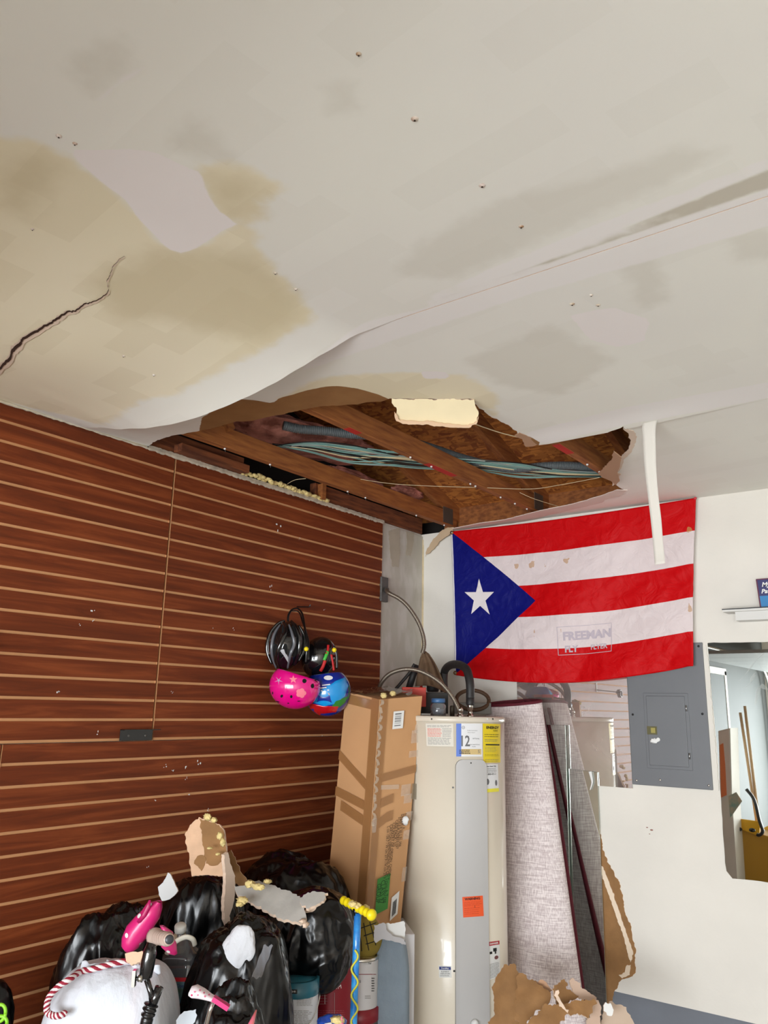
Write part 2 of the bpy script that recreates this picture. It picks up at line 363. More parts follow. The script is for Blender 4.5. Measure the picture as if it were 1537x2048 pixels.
def ceil_mat():
    m = bpy.data.materials.new('stained_ceiling_drywall'); m.use_nodes = True; nt = m.node_tree; N = nt.nodes; L = nt.links; b = N['Principled BSDF']; b.inputs['Roughness'].default_value = .8
    geo = N.new('ShaderNodeNewGeometry')
    def nz(scale, detail=4, st=(1, 1, 1), dist=0):
        mp = N.new('ShaderNodeMapping'); mp.inputs['Scale'].default_value = st; L.new(geo.outputs['Position'], mp.inputs[0])
        n = N.new('ShaderNodeTexNoise'); n.inputs['Scale'].default_value = scale; n.inputs['Detail'].default_value = detail; n.inputs['Distortion'].default_value = dist; L.new(mp.outputs[0], n.inputs[0]); return n.outputs[0]
    def math_(op, a, c):
        q = N.new('ShaderNodeMath'); q.operation = op
        for i, v in enumerate((a, c)):
            if isinstance(v, (int, float)): q.inputs[i].default_value = v
            else: L.new(v, q.inputs[i])
        return q.outputs[0]
    def mask(attr, soft, rough_, off=0.0, n=None):
        a = N.new('ShaderNodeAttribute'); a.attribute_name = attr
        n = n or nz(18, 6)
        s = math_('ADD', a.outputs['Fac'], math_('MULTIPLY', math_('SUBTRACT', n, .5), rough_))
        r = N.new('ShaderNodeMapRange'); r.interpolation_type = 'SMOOTHSTEP'; r.inputs[1].default_value = -soft+off; r.inputs[2].default_value = soft+off; L.new(s, r.inputs[0]); return r.outputs[0]
    def mix(fac, a, c):
        x = N.new('ShaderNodeMix'); x.data_type = 'RGBA'
        if isinstance(fac, (int, float)): x.inputs[0].default_value = fac
        else: L.new(fac, x.inputs[0])
        for i, v in ((6, a), (7, c)):
            if isinstance(v, tuple): x.inputs[i].default_value = (*s2l(v), 1)
            else: L.new(v, x.inputs[i])
        return x.outputs[2]
    big = nz(1.3, 3); r0 = N.new('ShaderNodeMapRange'); r0.inputs[1].default_value = .35; r0.inputs[2].default_value = .65; L.new(big, r0.inputs[0])
    base = mix(r0.outputs[0], (238, 235, 228), (242, 240, 231))
    bk = N.new('ShaderNodeTexBrick'); mp = N.new('ShaderNodeMapping'); mp.inputs['Rotation'].default_value = (0, 0, .12); L.new(geo.outputs['Position'], mp.inputs[0]); L.new(mp.outputs[0], bk.inputs[0])
    bk.inputs['Scale'].default_value = 2.6; bk.inputs['Mortar Size'].default_value = 0; bk.inputs['Color1'].default_value = (0, 0, 0, 1); bk.inputs['Color2'].default_value = (1, 1, 1, 1); bk.offset = .37
    tr = math_('MULTIPLY', math_('GREATER_THAN', bk.outputs[0], .72), .12)
    base = mix(tr, base, (224, 220, 209))
    base = mix(math_('MULTIPLY', mask('dark', .03, .06), .33), base, (204, 197, 182))
    base = mix(math_('MULTIPLY', mask('band', .008, .03), .9), base, (200, 192, 176))
    base = mix(math_('MULTIPLY', mask('lav', .006, .02), .75), base, (243, 238, 237))
    tanv = mix(r0.outputs[0], (238, 227, 197), (243, 233, 207))
    tanv = mix(math_('MULTIPLY', math_('GREATER_THAN', bk.outputs[0], .6), .22), tanv, (218, 205, 172))
    base = mix(mask('tan', .02, .05), base, tanv)
    base = mix(math_('MULTIPLY', mask('tan2', .05, .06), .7), base, (214, 200, 166))
    base = mix(mask('pale', .003, .02), base, (243, 236, 234))
    nk = nz(9, 5); rk = N.new('ShaderNodeMapRange'); rk.inputs[1].default_value = .3; rk.inputs[2].default_value = .7; L.new(nk, rk.inputs[0])
    base = mix(mask('torn', .0015, .006, 0, nz(40, 6)), base, mix(rk.outputs[0], (142, 98, 54), (158, 114, 66)))
    L.new(base, b.inputs['Base Color'])
    bp = N.new('ShaderNodeBump'); bp.inputs['Strength'].default_value = .12; bp.inputs['Distance'].default_value = .01; L.new(nz(5, 6), bp.inputs['Height']); L.new(bp.outputs[0], b.inputs['Normal'])
    return m
M_ceil = ceil_mat()
polys = {
 'band': [C2([(846, 614), (860, 606), (1050, 540), (1290, 440), (1537, 340), (1640, 310), (1640, 345), (1537, 377), (1153, 507), (960, 577)], lambda x, y: 0)],
 'tan': [C2([(-60, 270), (0, 275), (60, 280), (105, 297), (130, 305), (180, 345), (250, 400), (290, 450), (330, 495), (365, 507), (410, 488), (440, 465), (475, 447), (510, 450), (512, 490), (560, 550), (600, 590), (630, 635), (585, 660), (540, 690), (470, 725), (350, 790), (280, 800), (200, 850), (60, 815), (-60, 790)]),
         C2([(395, 330), (450, 325), (520, 345), (570, 375), (545, 395), (510, 400), (530, 425), (525, 445), (490, 447), (440, 430), (415, 390)]),
         C2([(560, 796), (600, 775), (640, 757), (740, 747), (850, 744), (930, 752), (975, 775), (1000, 800), (990, 835), (940, 800), (790, 799), (650, 815)], lambda x, y: sag_b(x, y))],
 'tan2': [C2([(180, 560), (300, 500), (430, 500), (520, 520), (590, 590), (610, 640), (520, 690), (420, 660), (330, 640), (240, 640)]), C2([(410, 345), (480, 350), (530, 380), (500, 400), (520, 430), (470, 440), (430, 410)]), C2([(0, 410), (60, 440), (120, 330), (80, 310), (0, 330)])],
 'pale': [C2([(115, 300), (300, 300), (400, 345), (420, 395), (445, 430), (475, 447), (440, 465), (410, 488), (365, 507), (330, 495), (290, 450), (250, 400), (180, 345), (130, 305)]), C2([(840, 742), (905, 745), (895, 758), (850, 757)], lambda x, y: sag_b(x, y)),
          C2([(1140, 630), (1230, 615), (1300, 640), (1290, 680), (1240, 695), (1180, 680)], lambda x, y: 0)],
 'dark': [C2([(650, 180), (700, 170), (720, 210), (670, 225)], lambda x, y: 0),
          C2([(790, 545), (900, 560), (1100, 470), (1350, 360), (1450, 300), (1380, 290), (1200, 350), (1000, 400), (850, 480)], lambda x, y: 0),
          C2([(130, 120), (245, 75), (270, 130), (175, 190)]), C2([(340, 290), (390, 230), (470, 310), (430, 330)]), C2([(1250, 530), (1310, 520), (1340, 600), (1280, 620)], lambda x, y: 0), C2([(1455, 480), (1537, 450), (1600, 520), (1475, 520)], lambda x, y: 0),
          C2([(930, 720), (1100, 650), (1230, 720), (1120, 790), (1000, 770)], lambda x, y: 0)],
 'lav': [C2([(640, 690), (737, 640), (850, 616), (960, 577), (1153, 507), (1537, 377), (1640, 350), (1640, 430), (1537, 453), (1300, 520), (1050, 592), (737, 697), (600, 745)], lambda x, y: 0),
         C2([(850, 598), (1000, 530), (1280, 415), (1537, 318), (1600, 310), (1600, 330), (1537, 338), (1290, 440), (1050, 540), (860, 606)], lambda x, y: 0),
         C2([(1080, 884), (1250, 845), (1537, 796), (1700, 770), (1700, 740), (1537, 765), (1250, 815), (1050, 866)], lambda x, y: 0),
         C2([(60, 320), (240, 165), (290, 110), (300, 120), (190, 220), (75, 325)])],
 'torn': [C2([(398, 864), (402, 845), (404, 835), (416, 829), (419, 824), (440, 812), (471, 798), (507, 800), (540, 806), (553, 803), (558, 796), (580, 791), (613, 781), (650, 773), (680, 772), (720, 778), (760, 790), (782, 800), (760, 812), (640, 830), (500, 860), (420, 880)], lambda x, y: sag_b(x, y)),
          C2([(1040, 868), (1062, 874), (1080, 884), (1075, 900), (1050, 890), (1020, 862)], lambda x, y: sag_b(x, y))]}
def ceiling_sheet(x0, x1, y0, y1, fn, step, holes=[]):
    vs, fs = cdt(ragged([V((x0, y0)), V((x1, y0)), V((x1, y1)), V((x0, y1))], step, 0), holes, step)
    top = [V((p.x, p.y, CH-fn(p.x, p.y))) for p in vs]; n = len(top)
    mb = MB(); fr = [f if (top[f[1]]-top[f[0]]).cross(top[f[2]]-top[f[0]]).z < 0 else f[::-1] for f in fs]
    cnt = {(f[i], f[(i+1) % 3]) for f in fr for i in range(3)}
    mb.add(top+[p+V((0, 0, .0125)) for p in top], fr, M_ceil, True)
    kk, kg = mb.mi(M_kraft), mb.mi(M_gyp)
    for f in fr: mb.f.append([i+n for i in reversed(f)]); mb.m.append(kk); mb.sm.append(True)
    up_ = V((0, 0, .0125)); nr = 0
    for a, b_ in cnt:
        if (b_, a) not in cnt: mb.add([top[b_], top[a], top[a]+up_, top[b_]+up_], [(0, 1, 2, 3)], M_gyp); nr += 4
    at = {k: [max(sdf(p, q) for q in pl) for p in vs]*2+[-.2]*nr for k, pl in polys.items()}
    return tag(mb.build('ceiling', attrs=at), kind='structure')
C_a = ceiling_sheet(-.02, 3.2, -3.9, YS1-.0015, sag_a, .03)
C_b = ceiling_sheet(-.02, 3.2, YS1+.0015, YS2-.001, sag_b, .03, [hole])
C_c = ceiling_sheet(-.02, 3.2, YS2+.001, .0, lambda x, y: 0, .04, [hole])
mb = MB(); mb.box((-.02, YF, CH), (XR, -3.9, CH+.0125), M_ceil); mb.box((3.2, -3.9, CH), (XR, 0, CH+.0125), M_ceil); tag(mb.build('ceiling'), kind='structure')

# screws popped through the ceiling
def nail_pop(px, py, r=.006, par=None):
    r *= .38
    c = CP(px, py); par = par or (C_a if c.y < YS1 else (C_b if c.y < YS2 else C_c)); mb = MB()
    mb.lathe(c+V((0, 0, .001)), [(r*4.0, 0), (r*2.4, -.0022), (r*1.05, -.0042)], M_ceil, 20, cap=False)
    mb.lathe(c+V((0, 0, -.0030)), [(r*1.05, -.0012), (r*.55, -.0016), (r*.5, .0008), (0.0001, .0008)], mat('rusty_screw', (74, 56, 44), .7), 12, cap=False)
    mb.build('nail_pop', par)
for q in ((718, 108, .004), (830, 238), (965, 371), (1043, 453, .005), (551, 546, .004), (592, 578, .004), (150, 287, .004), (1145, 608, .006), (1197, 610, .005), (1183, 590, .004), (247, 712, .004), (118, 272, .005), (308, 750, .004), (65, 458, .003)): nail_pop(*q)
# the crack in the sagging sheet
cr = [(-12, 748), (4, 731), (20, 716), (27, 697), (42, 684), (47, 676), (75, 660), (100, 645), (118, 633), (135, 622), (150, 621), (170, 606), (183, 603), (205, 593), (218, 580), (214, 560), (222, 545), (226, 530), (240, 515), (252, 509)]
wd = [10, 10, 12, 14, 12, 10, 10, 8, 9, 7, 6, 5, 4, 3.5, 3, 2.5, 2.5, 2, 1.5, .8]
def ribbon(name, pts, ws, m, dz, parent, off=0, amp=1.2, seed=0):
    rnd = random.Random(seed); c = []
    for i in range(len(pts)-1):
        for j in range(5):
            t = j/5; c.append((pts[i][0]*(1-t)+pts[i+1][0]*t+rnd.uniform(-amp, amp), pts[i][1]*(1-t)+pts[i+1][1]*t+rnd.uniform(-amp, amp), ws[i]*(1-t)+ws[i+1]*t))
    mb = MB(); vs = []
    for x, y, w_ in c:
        y += off
        for k, s_ in enumerate((-1, 1)): vs.append(CP(x+s_*w_*.22, y+s_*w_*.42)+V((0, 0, dz)))
    mb.add(vs, [(2*i, 2*i+1, 2*i+3, 2*i+2) for i in range(len(c)-1)], m)
    return mb.build(name, parent)
ribbon('crack_lip', cr, [w_*1.5 for w_ in wd], mat('torn_drywall_lip', (228, 206, 186), .9), -.0025, C_a, 2.5, 1.6, 4)
ribbon('crack', cr, [w_*.55 for w_ in wd], mat('crack_gap', (58, 34, 20), .95), -.004, C_a, -1, 1.2, 5)

# ---- the torn flaps
h0, h1 = CP(779, 797), CP(950, 797)
hd = (h1-h0).normalized(); out = V((-hd.y, hd.x, 0)); out = out if out.y > 0 else -out
fdir = (out*math.cos(math.radians(48))-V((0, 0, 1))*math.sin(math.radians(48))); fn_ = hd.cross(fdir)
fl_ = shard('drywall_flap', [(784, 797), (860, 799), (949, 799), (951, 812), (957, 832), (952, 846), (935, 852), (900, 850), (860, 844), (820, 843), (800, 842), (791, 832), (793, 815), (784, 806)], h0+V((0, 0, -.001)), fn_, .012, mat('cream_stained_flap', (238, 222, 184), .7, var=.05, vscale=6), M_gyp, M_kraft, amp=.004, fs=9, seed=5)
tag(fl_, 'cream stained drywall flap hanging down into the ceiling hole', 'drywall flap')
f2 = shard('broken_rim', [(789, 824), (797, 838), (812, 842), (860, 843), (905, 849), (937, 851), (955, 843), (958, 834), (954, 848), (938, 856), (900, 855), (850, 849), (806, 848), (793, 842)], h0+V((0, 0, -.016)), fn_, .006, mat('flap_gypsum_edge', (224, 190, 158), .9), amp=.004, seed=9, parent=fl_, rag=.003)
# curled paper shreds at the hole edge
for k, (pts, Zp, nrm, m_) in enumerate([
    ([(1228, 903), (1243, 915), (1240, 935), (1235, 945), (1240, 962), (1232, 971), (1222, 962), (1205, 955), (1197, 947), (1210, 935), (1225, 918)], .004, (.35, .1, 1), mat('pinkish_torn_paper', (186, 146, 116), .9)),
    ([(1268, 862), (1275, 874), (1270, 892), (1262, 906), (1248, 920), (1244, 936), (1236, 946), (1243, 948), (1233, 968), (1226, 972), (1226, 962), (1236, 940), (1236, 930), (1243, 915), (1258, 900), (1262, 884), (1258, 868), (1247, 858)], -.002, (.2, .0, 1), mat('torn_drywall_lip', (228, 206, 186), .9)),
    ([(905, 1058), (960, 1046), (1010, 1040), (1080, 1022), (1120, 1014), (1170, 1002), (1200, 993), (1235, 980), (1256, 981), (1240, 992), (1210, 1000), (1205, 1006), (1150, 1018), (1100, 1030), (1075, 1038), (1030, 1046), (960, 1056), (910, 1064)], -.004, (0, .2, 1), mat('pink_white_rim', (222, 204, 194), .9)),
    ([(1040, 866), (1060, 874), (1080, 888), (1066, 892), (1052, 893), (1046, 880), (1030, 872)], -.003, (.2, .2, 1), mat('pinkish_torn_paper', (186, 146, 116), .9))]):
    tag(shard('torn_drywall_edge', pts, (1.4, -.6, CH+Zp), nrm if k == 0 else (0, 0, 1), .004, m_, amp=.003, seed=20+k, rag=.003, rstep=.01, step=.03),
        ['pinkish torn paper curl at the right end of the ceiling hole', 'broken white drywall edge around the right end of the ceiling hole', 'long broken drywall strip along the ceiling hole above the flag', 'small torn paper tip in the middle of the hole edge'][k], 'torn drywall')
tp = shard('peeled_paper_strip', [(903, 1052), (909, 1056), (905, 1066), (880, 1082), (866, 1098), (850, 1113), (853, 1098), (866, 1078), (884, 1062)], (0, -.03, 2), (0, 1, 0), .003, mat('tan_peeled_paper', (196, 170, 140), .85), amp=.01, seed=31)
tag(tp, 'tan strip of paper peeled off the room corner left of the flag', 'torn paper')

# ---- hanging joint tape
ta = CP(1306, 842)
tpts = [(1309, 838), (1303, 842), (1299, 852), (1299, 870), (1300, 900), (1302, 940), (1307, 990), (1313, 1040), (1317, 1085), (1321, 1128)]
tws = [22, 26, 28, 26, 25, 23, 21, 21, 20, 21]
mbt = MB(); rows = []
sp = spline([(a, b_, c) for (a, b_), c in zip(tpts, tws)], 5)
yy0 = ta.y
for i, q in enumerate(sp):
    t = i/(len(sp)-1); Yp = yy0+.0+.10*math.sin(t*3)*t
    row = [P(q.x+q.z*(s_-.5)+(0 if s_ != .5 else 0), q.y-(s_-.5)*3, Y=Yp) for s_ in (0, .25, .5, .75, 1)]
    rows.append(row)
mbt.add([p for r_ in rows for p in r_], [(i*5+j, i*5+j+1, (i+1)*5+j+1, (i+1)*5+j) for i in range(len(rows)-1) for j in range(4)], M_tape, True)
ot = mbt.build('joint_tape_strip'); sm = ot.modifiers.new('thick', 'SOLIDIFY'); sm.thickness = .0008
tag(ot, 'white strip of joint tape dangling from the ceiling in front of the flag', 'joint tape')

# ---- attic
def osb_mat():
    m = bpy.data.materials.new('oriented_strand_board'); m.use_nodes = True; nt = m.node_tree; N = nt.nodes; L = nt.links; b = N['Principled BSDF']; b.inputs['Roughness'].default_value = .75
    geo = N.new('ShaderNodeNewGeometry'); prev = None
    for k, (rot, sc) in enumerate(((.4, (16, 60, 1)), (-.9, (60, 18, 1)), (1.3, (20, 70, 1)))):
        mp = N.new('ShaderNodeMapping'); mp.inputs['Rotation'].default_value = (0, 0, rot); mp.inputs['Scale'].default_value = sc; L.new(geo.outputs['Position'], mp.inputs[0])
        v = N.new('ShaderNodeTexVoronoi'); v.inputs['Scale'].default_value = 1; L.new(mp.outputs[0], v.inputs[0])
        bw = N.new('ShaderNodeSeparateColor'); L.new(v.outputs['Color'], bw.inputs[0])
        r = N.new('ShaderNodeValToRGB'); L.new(bw.outputs[k], r.inputs[0]); e = r.color_ramp.elements
        e[0].color = (*s2l((128, 66, 24)), 1); e[1].color = (*s2l((198, 126, 56)), 1)
        if prev is None: prev = r.outputs[0]
        else:
            st = N.new('ShaderNodeMath'); st.operation = 'GREATER_THAN'; st.inputs[1].default_value = .55; L.new(bw.outputs[(k+1) % 3], st.inputs[0])
            x = N.new('ShaderNodeMix'); x.data_type = 'RGBA'; L.new(st.outputs[0], x.inputs[0]); L.new(prev, x.inputs[6]); L.new(r.outputs[0], x.inputs[7]); prev = x.outputs[2]
    L.new(prev, b.inputs['Base Color']); return m
M_osb = osb_mat()
SL = 1/3
def zdeck(y): return 2.598-SL*y
mb = MB()
for y0, y1 in ((.15, -1.015), (-1.022, -2.24), (-2.247, YF)):
    vs = []
    for dz in (0, .012): vs += [(-.3, y0, zdeck(y0)+dz), (XR, y0, zdeck(y0)+dz), (XR, y1, zdeck(y1)+dz), (-.3, y1, zdeck(y1)+dz)]
    mb.add(vs, [(0, 1, 2, 3), (7, 6, 5, 4), (0, 4, 5, 1), (1, 5, 6, 2), (2, 6, 7, 3), (3, 7, 4, 0)], M_osb)
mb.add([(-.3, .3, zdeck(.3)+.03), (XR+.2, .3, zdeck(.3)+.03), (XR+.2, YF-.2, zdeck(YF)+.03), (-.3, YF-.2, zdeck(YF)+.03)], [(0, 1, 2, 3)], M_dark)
tag(mb.build('roof_deck'), kind='structure')
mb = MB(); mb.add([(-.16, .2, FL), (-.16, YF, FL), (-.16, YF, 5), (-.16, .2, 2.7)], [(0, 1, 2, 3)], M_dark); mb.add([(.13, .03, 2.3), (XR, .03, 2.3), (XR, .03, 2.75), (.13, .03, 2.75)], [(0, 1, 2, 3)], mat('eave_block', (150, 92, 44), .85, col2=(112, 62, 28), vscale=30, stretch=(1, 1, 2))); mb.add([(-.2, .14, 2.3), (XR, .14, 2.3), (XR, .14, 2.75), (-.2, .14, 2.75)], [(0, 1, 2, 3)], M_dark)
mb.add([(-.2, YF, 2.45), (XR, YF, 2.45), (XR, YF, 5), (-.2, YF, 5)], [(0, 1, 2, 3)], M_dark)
tag(mb.build('wall_gable'), kind='structure')
def truss(x, label, wood, reds, spots):
    e = empty('roof_truss', (x, -.05, 2.452), label, 'roof truss', 'roof trusses inside the ceiling hole')
    mb = MB(); mb.box((x, -4.6, 2.4535), (x+.038, .0, 2.5425), wood); c = mb.build('bottom_chord', e, bevel=.002, seg=1)
    mb = MB()
    vs = []
    for X in (x+.0005, x+.0375):
        for y in (.08, -4.6): vs += [(X, y, zdeck(y)-.095), (X, y, zdeck(y)-.001)]
    mb.add(vs, [(0, 1, 3, 2), (4, 6, 7, 5), (0, 4, 5, 1), (2, 3, 7, 6), (0, 2, 6, 4), (1, 5, 7, 3)], wood); mb.build('top_chord', e)
    mb = MB(); mb.box((x+.038, -.16, 2.462), (x+.0392, -.05, 2.56), M_galv); mb.build('gusset_plate', e)
    mb = MB(); mb.beam((x+.019, -1.9, 2.53), (x+.019, -2.5, 3.36), .036, .089, wood, up=(1, 0, 0)); mb.build('web_member', e)
    for (y0, y1) in reds:
        mb = MB(); mb.box((x+.002, y0, 2.4529), (x+.0365, y1, 2.4545), M_red); mb.build('stencil_mark', e)
    for y in spots:
        mb = MB(); mb.ball((x+.02, y, 2.450), (.006, .006, .005), M_paper, 1); mb.tube([(x+.02, y, 2.453), (x+.022, y+.003, 2.436)], .0012, M_galv, 6); mb.build('nail', e)
truss(.205, 'brown timber truss nearest the slatwall across the ceiling hole', M_wood, [], (-1.62, -1.05, -.9, -.42, -.12, -1.9))
truss(.815, 'brown timber truss with red marks across the middle of the ceiling hole', M_wood, [(-1.22, -.98), (-1.80, -1.72)], (-1.35, -1.18, -.83, -.78, -.52, -.36, -.22))
truss(1.425, 'brown timber truss with one red end at the right of the ceiling hole', M_wood, [(-1.15, -1.0)], (-.82, -.68))
truss(2.035, 'brown timber truss hidden above the ceiling right of the hole', M_wood, [], ())
# edge boards on top of the left wall
g0, g1 = P(489, 935, X=0).y, P(632, 985, X=0).y
for y0, y1, l in ((-4.6, g0, 'dark stained edge board above the slatwall at the left end of the hole'), (g1, -.02, 'dark stained edge board above the slatwall near the room corner')):
    mb = MB(); mb.box((-.045, y0, 2.441), (-.004, y1, 2.535), M_wood2); tag(mb.build('edge_board', bevel=.002, seg=1), l, 'board')
mb = MB(); mb.box((-.004, g1+.02, 2.445), (.03, g1+.05, 2.53), M_wood); tag(mb.build('timber_block'), 'short timber block beside the black gap above the slatwall', 'board')
mb = MB(); mb.box((.0, -2.0, 2.445), (.055, g0-.015, 2.483), M_wood2); tag(mb.build('timber_batten', bevel=.002, seg=1), 'brown batten with pale glue crumbs above the slatwall', 'board')
rnd = random.Random(3)
mb = MB()
for i in range(46):
    y = -1.95+i*(g0-.03+1.95)/46; mb.ball((.003+rnd.uniform(0, .006), y, 2.484+rnd.uniform(-.006, .012)), (rnd.uniform(.003, .007), rnd.uniform(.004, .012), rnd.uniform(.003, .009)), mat('old_glue', (196, 168, 128), .9), 1)
tag(mb.build('glue_crumbs'), 'pale dried glue crumbs along the batten above the slatwall', 'glue', kind='stuff')
mb = MB()
for i in range(60):
    t = i/59; y = g0-.03+(g1-g0+.12)*t
    mb.ball((.004+rnd.uniform(-.004, .012), y, 2.449+rnd.uniform(0, .014)*(1.3-t)), (rnd.uniform(.008, .016), rnd.uniform(.01, .02), rnd.uniform(.007, .014)), M_foam, 2, fn=lambda d: 1+.35*noise.noise(d*2.3+V((i, 0, 0))))
tag(mb.build('spray_foam'), 'yellow spray foam oozing over the top of the slatwall', 'foam', kind='stuff')
# ragged white caulk along the slatwall top
mb = MB(); n = 160; vs = []
for i in range(n+1):
    y = -2.14+(2.14-.44)*i/n; a = rnd.uniform(.0, .006)
    vs += [(.003, y, 2.424-a), (.010, y, 2.430-a*.5), (.008, y, 2.441+rnd.uniform(0, .004)), (-.004, y, 2.443)]
mb.add(vs, [(i*4+j, i*4+j+1, (i+1)*4+j+1, (i+1)*4+j) for i in range(n) for j in range(3)], mat('dirty_caulk', (186, 174, 156), .9, var=.2, vscale=30), False)
tag(mb.build('trim_slatwall_top'), kind='structure')
mb = MB(); vs = []
for i in range(n+1):
    y = -4.4+(4.4-2.14)*i/n; vs += [(.001, y, 2.426-rnd.uniform(0, .004)), (.008, y, 2.424-rnd.uniform(-.002, .003)), (.009, y, 2.434-sag_a(.02, y)*.5), (-.002, y, 2.44)]
mb.add(vs, [(i*4+j, i*4+j+1, (i+1)*4+j+1, (i+1)*4+j) for i in range(n) for j in range(3)], mat('pale_caulk', (206, 196, 176), .9, var=.08, vscale=30), False)
tag(mb.build('trim_ceiling_left'), kind='structure')
# pink insulation
M_pink = mat('pink_glass_wool', (214, 142, 124), .95, col2=(130, 74, 60), vscale=10, bump=.8, bscale=60)
for k, (px, py, Z, rx, ry, rz) in enumerate(((590, 876, 2.66, .20, .42, .05), (520, 850, 2.69, .18, .32, .06), (690, 888, 2.66, .10, .22, .035), (700, 955, 2.62, .09, .26, .03), (815, 985, 2.60, .07, .13, .03))):
    c = P(px, py, Z=Z); mb = MB(); mb.ball(c, (rx, ry, rz), M_pink, 5, fn=lambda d: 1+.22*noise.noise(d*2.1+V((k*5, 0, 0)))+.10*noise.noise(d*6)+.04*noise.noise(d*17))
    tag(mb.build('insulation_batt'), ['large pink insulation batt left of the middle truss in the hole', 'pink insulation batt at the far left of the ceiling hole', 'pink insulation wad under the corrugated hose', 'dull pink insulation wad below the bundled cables', 'small pale insulation wad near the flag end of the hole'][k], 'insulation')
# corrugated hose and cables
def path_px(pts, k=10): return spline([P(a, b_, Z=c) for a, b_, c in pts], k)
def corrugated(mb, pts, r, m, pit, depth_=.16, n=16):
    pts = [V(p) for p in pts]; L = [0]
    for a, b_ in zip(pts, pts[1:]): L.append(L[-1]+(b_-a).length)
    st = pit/4; cnt = int(L[-1]/st); out = []; j = 0
    for i in range(cnt+1):
        s_ = i*st
        while j < len(L)-2 and L[j+1] < s_: j += 1
        t = (s_-L[j])/max(1e-9, L[j+1]-L[j]); out.append(pts[j].lerp(pts[j+1], min(1, t)))
    mb.tube(out, lambda t: r*(1-depth_*(0, .5, 1, .5)[int(round(t*cnt)) % 4]), m, n)
mb = MB(); corrugated(mb, path_px([(568, 851, 2.57), (600, 858, 2.567), (650, 862, 2.565), (700, 868, 2.565), (760, 872, 2.575), (800, 878, 2.59), (860, 895, 2.585), (920, 915, 2.58), (980, 930, 2.575), (1030, 938, 2.57), (1090, 932, 2.575), (1150, 932, 2.585), (1215, 940, 2.59)]), .022, mat('grey_corrugated_plastic', (92, 98, 100), .5), .0085, .17)
tag(mb.build('corrugated_hose'), 'grey corrugated plastic hose lying over the trusses in the hole', 'hose')
M_teal = mat('teal_cable_jacket', (128, 168, 160), .45); M_cream = mat('cream_cable_jacket', (220, 200, 160), .45); M_gc = mat('grey_cable_jacket', (150, 160, 156), .45); M_bc = mat('black_cable_jacket', (24, 24, 24), .5)
rnd = random.Random(11)
for i in range(26):
    m_ = (M_teal, M_teal, M_cream, M_gc, M_teal, M_bc)[i % 6]; o_ = rnd.uniform(0, 1); w0 = rnd.uniform(-9, 9); w1 = rnd.uniform(-6, 6); zz = rnd.uniform(0, .02)
    pts = [(545, 896-o_*8+w0*.3, 2.565+zz), (620, 894+o_*14-8+w0*.5, 2.563+zz), (700, 903+o_*22-8+w0, 2.56+zz), (790, 912+o_*22-6+w1, 2.556+zz), (870, 916+o_*18+w1, 2.556+zz), (950, 918+o_*22, 2.556+zz), (1040, 928+o_*22+w0*.6, 2.556+zz), (1130, 940+o_*14, 2.556+zz), (1235, 946+o_*8, 2.56+zz)]
    mb = MB(); mb.tube(path_px(pts, 7), .0032, m_, 8)
    tag(mb.build('cable'), {M_teal: 'teal cable in the bundle crossing the trusses', M_cream: 'cream cable in the bundle crossing the trusses', M_gc: 'grey cable in the bundle crossing the trusses', M_bc: 'black cable in the bundle crossing the trusses'}[m_], 'cable', {M_teal: 'teal cables in the ceiling hole', M_cream: 'cream cables in the ceiling hole', M_gc: 'grey cables in the ceiling hole', M_bc: 'black cables in the ceiling hole'}[m_])
for pts, l in (([(700, 955, 2.548), (780, 967, 2.50), (860, 972, 2.47), (960, 975, 2.46), (1060, 978, 2.46), (1120, 970, 2.46), (1200, 955, 2.455)], 'long thin white wire strung below the trusses'), ([(1040, 985, 2.5), (1070, 998, 2.47), (1128, 1016, 2.46)], 'short loose white wire near the long broken rim'), ([(950, 848, 2.44), (1000, 865, 2.45), (1048, 877, 2.45)], 'stiff white cord between the cream flap and the hole edge'), ([(575, 968, 2.45), (590, 960, 2.45), (612, 957, 2.452)], 'short bent white wire above the slatwall')):
    mb = MB(); mb.tube(path_px(pts, 6), .0022 if 'stiff' in l else .0014, M_cream, 6); tag(mb.build('thin_wire'), l, 'wire')

# ---- torn grey wall strip of the left wall and its junction box
mb = MB(); mb.box((-.0205, -.445, .0), (-.012, -.001, 2.425), mat('scraped_plaster', (192, 186, 174), .85, col2=(206, 200, 192), vscale=5, stretch=(2, 2, .9), vlo=.45, vhi=.6)); tag(mb.build('trim_corner'), kind='structure')
jb = P(764, 1180, X=-.01)
mb = MB(); mb.box((-.011, jb.y-.03, jb.z-.07), (.012, jb.y+.035, jb.z+.075), M_galv); eb = tag(mb.build('junction_box', bevel=.003), 'grey metal junction box at the right end of the slatwall', 'junction box')
mb = MB(); mb.lathe((.012, jb.y+.005, jb.z), [(.017, 0), (.017, .012), (.012, .02)], M_galv, 20, axis=(1, 0, 0)); mb.build('connector', eb)

Mpl = mat('grey_paste', (186, 176, 158), .85, var=.06, vscale=12)
for pts, l in (([(778, 1062), (800, 1056), (801, 1100), (798, 1135), (784, 1132), (780, 1100)], 'greyish paste patch at the top of the bare wall strip'), ([(812, 1062), (829, 1066), (827, 1090), (822, 1112), (811, 1110), (815, 1085)], 'narrow greyish paste drip beside the room corner')):
    tag(shard('paste_patch', pts, (-.0105, -.2, 2), (1, 0, 0), .001, Mpl, seed=len(l), rag=.004), l, 'plaster patch')
tag(shard('cracked_corner_seam', [(846, 1078), (850, 1100), (849, 1150), (851, 1200), (848, 1250), (850, 1290), (843, 1300), (841, 1262), (844, 1240), (842, 1200), (845, 1150), (843, 1110)], (-.01, -.006, 2), (.7, -.7, 0), .002, mat('tan_glue_line', (206, 188, 152), .9, var=.1, vscale=20), seed=77, rag=.004), 'ragged tan glue line running down the room corner', 'torn seam')

